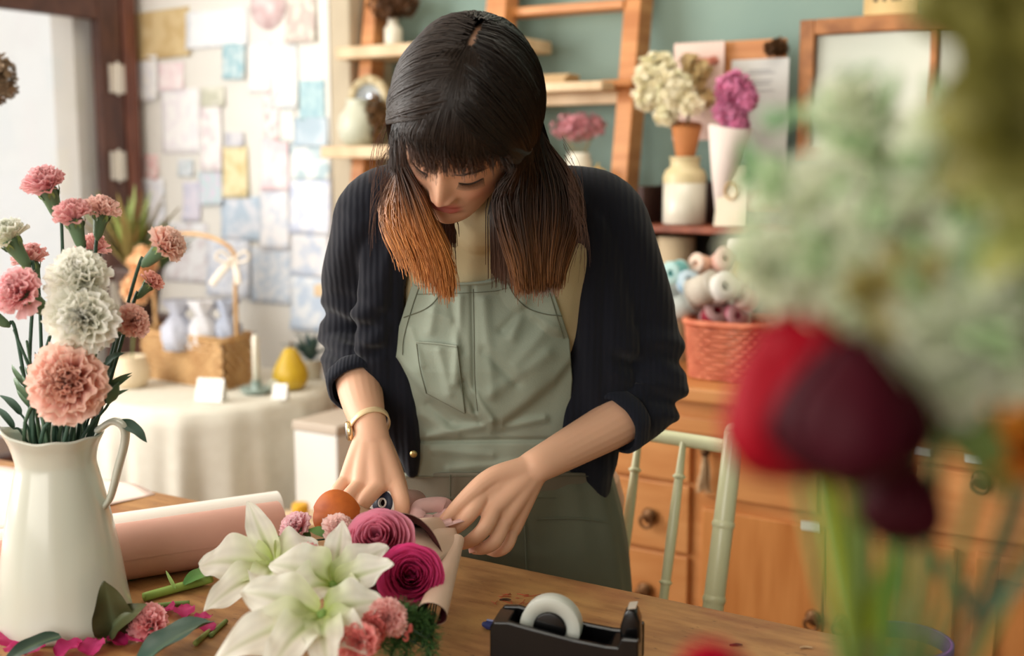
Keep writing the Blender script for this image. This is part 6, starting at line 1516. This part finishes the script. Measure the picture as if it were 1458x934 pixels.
big_leaf('second olive leaf leaning on the pitcher, tip to the right', (T(150, 905, TZ+.004), P(196, 860, YP-.075)), .034, C(66, 70, 46), C(88, 92, 60), (-.2, -.8, .5), .08, .2)
big_leaf('narrow dark leaf at the bottom left corner', (T(86, 905, TZ+.02), T(-10, 950, TZ+.006)), .022, C(50, 76, 62), C(44, 66, 56), (0, -.4, .9), .06, .1)
# twigs and crumbs
for i, (px, py, lab) in enumerate([(1048, 917, 'dark twig crumb on the bare table right of the tape dispenser'), (1148, 921, 'small light wood chip near the right end of the table'), (720, 853, 'black crumb behind the tape dispenser')]):
    c = T(px, py, TZ+.0018); mb = MB(); mb.tube([c-Vector((.007, .002, 0)), c, c+Vector((.006, -.003, .0005))], [.0010, .0015, .0008], n=6, sub=3, col=C(70, 48, 32) if i != 1 else C(176, 146, 110)); tag(mb.build('wood_crumb', M_matte), lab, 'crumb')
mb = MB(); rg = random.Random(3)
for k in range(26):
    c = T(722+rg.uniform(-22, 50), 855+rg.uniform(-9, 5), TZ+.0006); d = Vector((rg.uniform(-.008, .008), rg.uniform(-.006, .006), 0)); mb.tube([c-d, c+d], .0004, n=4, cap='flat', col=C(186, 80, 54))
o = mb.build('red_fibres', M_matte); tag(o, 'scatter of fine red threads on the table behind the tape dispenser', 'thread', kind='stuff')
# ================================================================== tape dispenser
dc = T(808, 946, TZ); DA = math.radians(-13); DR = Matrix.Rotation(DA, 3, 'Z')
dt = thing('tape_dispenser', 'glossy black tape dispenser with a roll of clear tape on the table', 'tape dispenser', dc, DA)
M_blk = mat('glossy_black_plastic', rgb(9, 9, 10), .25, spec=.35, coat=.15)
side_ = [(-.078, 0), (-.080, .012), (-.080, .046), (-.076, .052), (-.060, .053), (-.040, .049), (.010, .040), (.045, .036), (.058, .036), (.062, .050), (.066, .060), (.072, .063), (.078, .060), (.080, .050), (.080, .010), (.078, 0)]
lower = [(x, min(z, .030 if -.055 < x < .055 else z)) for x, z in side_]
mb = MB()
for y0, y1, prof_ in ((-.028, -.020, side_), (.020, .028, side_)):
    pr_ = [(x, min(z, .046 if x > .05 else z)) for x, z in prof_]
    mb2 = MB(); mb2.prism([(x, y0, z) for x, z in pr_], (0, y1-y0, 0)); mb2.build('side_wall', M_blk, dt, smooth=False, bevel=.0018, local=True)
mb = MB(); mb.prism([(-.079, -.0199, 0), (-.079, -.0199, .050), (-.062, -.0199, .050), (-.056, -.0199, .012), (.036, -.0199, .012), (.050, -.0199, .034), (.079, -.0199, .034), (.079, -.0199, 0)][::-1], (0, .0398, 0)); mb.build('base', M_blk, dt, smooth=False, bevel=.0015, local=True)
mb = MB(); mb.prism([(.058, -.011, .034), (.058, -.011, .052), (.062, -.011, .066), (.068, -.011, .0725), (.075, -.011, .070), (.079, -.011, .058), (.080, -.011, .034)][::-1], (0, .022, 0)); mb.build('cutter_head', M_blk, dt, smooth=True, bevel=.003, local=True, seg=3)
mb = MB(); mb.box((.070, 0, .0730), (.009, .019, .0012), Matrix.Rotation(-.2, 3, 'Y')); mb.build('cutter_blade', M_steel, dt, smooth=False, local=True)
RX = Matrix.Rotation(PI/2, 3, 'X')
mb = MB(); mb.lathe([(.001, -.012), (.0165, -.012), (.018, -.0115), (.018, .0115), (.0165, .012), (.001, .012)], 48, (-.018, 0, .043), RX); mb.build('hub', M_blk, dt, local=True)
t = thing('tape_roll', 'translucent white roll of adhesive tape in the black dispenser', 'tape', dc+DR @ Vector((-.018, 0, .043)), DA)
mb = MB(); mb.lathe([(.0183, -.0095), (.0325, -.0095), (.033, -.009), (.033, .009), (.0325, .0095), (.0183, .0095), (.0183, -.0095)], 64, (0, 0, 0), RX, cap=False); mb.build('tape', mat('frosted_tape', rgb(214, 218, 210), .4, trans=.2), t, local=True)
# pen
pa, pb = T(690, 889, TZ+.0055), T(775, 905, TZ+.0055)
t = thing('pen', 'blue pen lying behind the tape dispenser, its cap sticking out to the left', 'pen', pa)
d = (pb-pa).normalized(); pb = pa+d*.10
mb = MB(); mb.tube([pa, pa+d*.004, pa+d*.026], [.0035, .0052, .0054], n=12); mb.build('cap', mat('navy_pen_cap', rgb(44, 56, 112), .35), t)
mb = MB(); mb.tube([pa+d*.024, pb], [.0046, .0046], n=12); mb.build('barrel', mat('blue_barrel', rgb(88, 96, 140), .35), t)
mb = MB(); mb.box(pa+d*.014+Vector((0, 0, .0062)), (.022, .0028, .0014), d.to_track_quat('X', 'Z').to_matrix()); mb.build('clip', mat('pen_clip', rgb(150, 160, 210), .3), t, smooth=False)
# purple ring
q = T(1284, 932, TZ+.0)
t = thing('purple_tape_ring', 'purple ring of tape on the table under the blurred flower stems', 'tape', q)
mb = MB(); mb.lathe([(.050, 0), (.054, 0), (.054, .018), (.050, .018), (.050, 0)], 56, q, cap=False); mb.build('tape', mat('purple_tape', rgb(122, 70, 150), .4), t)
mb = MB(); mb.lathe([(.0485, 0), (.050, 0), (.050, .018), (.0485, .018), (.0485, 0)], 56, q, cap=False); mb.build('core', mat('purple_core', rgb(92, 60, 110), .5), t)
# ================================================================== blurred flowers in the foreground
VC = Vector((.165, .50, TZ))
vt = thing('glass_vase', 'tall clear vase of the blurred foreground flowers on the near end of the worktable', 'vase', VC)
mb = MB(); mb.lathe([(.001, 0), (.045, 0), (.05, .006), (.044, .10), (.040, .18), (.048, .26), (.0455, .26), (.0375, .18), (.041, .10), (.046, .012), (.001, .010)], 40, VC); mb.build('body', glassmat('vase_glass', (.93, .97, .95, 1), .12), vt)
VM = VC+Vector((0, 0, .26))
def entry(p, k=0): 
    d = Vector((p.x-VC.x, p.y-VC.y, 0)); d *= .22; 
    if d.length > .03: d = d.normalized()*.03
    return VM+d+Vector((.006*math.cos(k*2.1), .006*math.sin(k*2.1), 0))
def fstem(mb, c, k, col, r=.0022, a=(0, 0, 1), via=None):
    e = entry(c, k)
    if via is not None: mb.tube([VC+Vector((-(e.x-VC.x)*.8, -(e.y-VC.y)*.8, .016)), e, via, c], r, n=8, sub=8, col=col); return
    mb.tube([VC+Vector((-(e.x-VC.x)*.8, -(e.y-VC.y)*.8, .016)), e, e.lerp(c, .55)-Vector(a)*.01, c-Vector(a)*.008, c], [r, r, r, r*.9, r*.7], n=8, sub=6, col=col)
WF1, WF2 = C(234, 238, 220), C(246, 248, 234)
def stock(label, c, R, n, seed, col=WF2, coli=C(226, 236, 200), s=.013, Rz=1.25, green=.18):
    """one flowering stem: a loose spike of ruffled white florets with green tips"""
    c = Vector(c); t = thing('stock_flower', label, 'flower', entry(c, seed), 0, 'white stock flowers in the foreground vase'); rg = random.Random(seed)
    mb = MB()
    for i in range(n):
        while True:
            d = Vector((rg.uniform(-1, 1), rg.uniform(-.55, .55), rg.uniform(-1, 1)))
            if d.length < 1: break
        p = c+Vector((d.x*R, d.y*R, d.z*R*Rz)); ax = (d+Vector((0, 0, .3))).normalized()
        ruffle(mb, p, ax, s*rg.uniform(.7, 1.15), 7, coli, lerpc(col, WF1, rg.random()), seed*50+i, depth=.6, rr=.12, spread=.6)
    mb.build('florets', M_pet, t)
    mb = MB()
    for i in range(int(n*green)+2):
        d = Vector((rg.uniform(-1, 1), rg.uniform(-.6, .6), rg.uniform(-.2, 1))).normalized(); p = c+Vector((d.x*R, d.y*R, d.z*R*Rz))*1.05
        mb.tube([c.lerp(p, .3), p, p+d*.008], [.0012, .0035, .0015], n=6, sub=2, col=C(150, 178, 130))
    mb.build('green_buds', M_stemm, t)
    mb = MB(); fstem(mb, c-Vector((0, 0, R*.7)), seed, C(120, 140, 84)); mb.tube([c-Vector((0, 0, R*.7)), c+Vector((0, 0, R*.9))], .0018, n=6, col=C(130, 150, 96)); mb.build('stem', M_stemm, t)
    return t
ST = [  # px,py,Y,R(px),n,label
 (1235, 235, .50, 85, 20, 'airy white stock spike in front of the left edge of the mirror frame'),
 (1150, 330, .47, 85, 28, 'white stock spike furthest left, just above the red rose'),
 (1300, 330, .50, 105, 36, 'broad white stock spike in the centre of the blurred foreground flowers'),
 (1375, 240, .46, 85, 26, 'white stock spike over the right pane of the mirror'),
 (1350, 470, .42, 90, 46, 'white stock spike right of the red rose'),
 (1440, 420, .42, 95, 46, 'white stock spike at the right picture edge'),
 (1215, 400, .44, 70, 26, 'low white stock spike just behind the red rose'),
 (1095, 380, .45, 38, 10, 'small white stock tip reaching left of the red rose'),
]
for i, (px, py, Y, R, n, lab) in enumerate(ST):
    stock(lab, P(px, py, Y), R*Y/FPX, n, 400+i, s=.0145, green=.3)
# green blurred sprigs
def gspray(label, pts, cols, seed, w_=.012, L_=.03, name='leafy_sprig', cat='leaf', n=9, via=None):
    t = thing(name, label, cat, entry(pts[-1], seed), 0); rg = random.Random(seed); mb = MB()
    for c in pts:
        for k in range(n):
            d = Vector((rg.uniform(-1, 1), rg.uniform(-.7, .7), rg.uniform(-.6, 1))).normalized()*L_*rg.uniform(.6, 1.1); petal(mb, c, c+d, w_, (rg.uniform(-.5, .5), -1, .3), .08, .1, cols[0], lerpc(cols[0], cols[1], rg.random()), n=7, m=5)
    mb.build('leaves', M_leafg, t); mb = MB()
    fstem(mb, pts[0], seed, cols[0], .0014, via=via)
    for c in pts[1:]: mb.tube([pts[0], c], .0010, n=6, col=cols[0])
    mb.build('stalks', M_stemm, t)
gspray('pale green sprig of small leaves in front of the mirror frame', [P(1212, 122, .52), P(1165, 190, .52), P(1115, 175, .52)], (C(120, 160, 120), C(160, 190, 150)), 31, .008, .014, n=5)
gspray('green sprig between the white stock spikes, right of the mirror mullion', [P(1350, 150, .5), P(1360, 200, .48), P(1350, 262, .46)], (C(110, 140, 90), C(140, 165, 110)), 32, .009, .018, n=5)
gspray('mid green sprig low at the left of the white stock', [P(1105, 265, .5), P(1075, 240, .52)], (C(120, 165, 120), C(150, 190, 140)), 33, .008, .016, n=5)
gspray('dark green leafy sprig below the white stock at the right', [P(1420, 300, .40), P(1410, 270, .40)], (C(70, 104, 60), C(100, 130, 74)), 34, .012, .024, n=7, via=P(1440, 700, .44))
gspray('big olive green foliage filling the upper right corner', [P(1440, 30, .36), P(1400, 50, .37), P(1455, 110, .36), P(1380, 5, .38), P(1450, 190, .36)], (C(96, 92, 34), C(140, 136, 70)), 35, .020, .030, n=11, via=P(1530, 600, .44))
gspray('yellow green foliage at the right edge below the olive foliage', [P(1430, 250, .38), P(1455, 330, .38), P(1400, 150, .40)], (C(150, 156, 80), C(190, 190, 120)), 36, .014, .022, n=7, via=P(1500, 700, .46))
gspray('olive brown sprig between the red rose and the white stock', [P(1285, 395, .42), P(1240, 420, .42)], (C(140, 128, 70), C(170, 156, 96)), 37, .012, .02, n=7)
t = MB(); c = P(1345, 590, .42); petal(t, c+Vector((-.012, 0, .012)), P(1455, 720, .42), .018, (0, -1, .3), .12, .1, C(84, 104, 56), C(110, 130, 70), n=12, m=7); fstem(t, c, 3, C(84, 104, 56), .0015); tag(t.build('drooping_leaf', M_leafg), 'drooping green leaf below the white stock, pointing to the lower right', 'leaf')
# red roses
RD, RD2 = C(96, 8, 26), C(186, 16, 44)
def bigrose(label, c, R, ax, c0, c1, seed, st, name='red_tulip'):
    c = Vector(c); a = Vector(ax).normalized(); t = thing(name, label, 'flower', entry(c, seed), 0, 'red flowers in the foreground vase')
    mb = MB(); A, b, e = frame(a); rg = random.Random(seed)
    for L_ in range(3):
        for k in range(4):
            z_ = k*PI/2+L_*.8; o = b*math.cos(z_)+e*math.sin(z_); base = c-a*R*1.75+o*R*.12; tip = c+a*R*(.75-.08*L_)+o*R*(.25+.38*L_)
            petal(mb, base, tip, R*1.35, -o, -.32, -.05*L_*2, c0, c1, n=16, m=11, cup=.45, ruf=.05, seed=seed+L_*5+k, pw=.65)
    mb.build('bloom', M_pet, t); mb = MB(); fstem(mb, c-a*R*1.6, seed, st, .0032, a); mb.tube([c-a*R*1.8, c-a*R*1.55], [.004, .006], n=10, col=st); mb.build('stem', M_stemm, t)
    if seed > 51: return
    mb = MB(); q = (c-a*R*1.6).lerp(entry(c, seed), .45); petal(mb, q, q+Vector((.018, -.01, .05)), .016, (.3, -1, 0), .1, .1, st, lerpc(st, C(120, 150, 60), .5), n=10, m=7); mb.build('leaf', M_leafg, t)
bigrose('big blurred crimson flower at the left of the foreground bunch', P(1132, 520, .41), .0245, (-.28, -.1, .95), C(120, 6, 26), C(176, 14, 38), 51, C(140, 150, 40))
bigrose('darker maroon flower right behind the crimson one', P(1216, 545, .385), .0205, (-.02, -.1, .95), C(36, 6, 18), C(74, 8, 26), 52, C(96, 120, 50))
bigrose('small dark maroon bloom hanging lower at the right of the crimson flower', P(1285, 690, .42), .013, (.10, .1, .95), C(52, 12, 22), C(76, 14, 28), 53, C(84, 130, 60))
# orange flower at right edge
carnation('orange and yellow bloom at the right edge below the white stock', P(1470, 640, .42), .016, (-.2, -.6, .7), C(216, 90, 30), C(232, 160, 60), 61, foot=entry(P(1470, 640, .42), 2), name='orange_bloom')
# red flower low, near the lens
c = P(1015, 985, .44)
carnation('deep red bloom cut off by the bottom edge in front of the tape dispenser', c, .021, (-.3, -.3, .9), C(130, 8, 30), C(190, 20, 50), 62, foot=VM+Vector((-.03, 0, 0)), name='red_bloom', via=VM+Vector((-.045, 0, .01)))
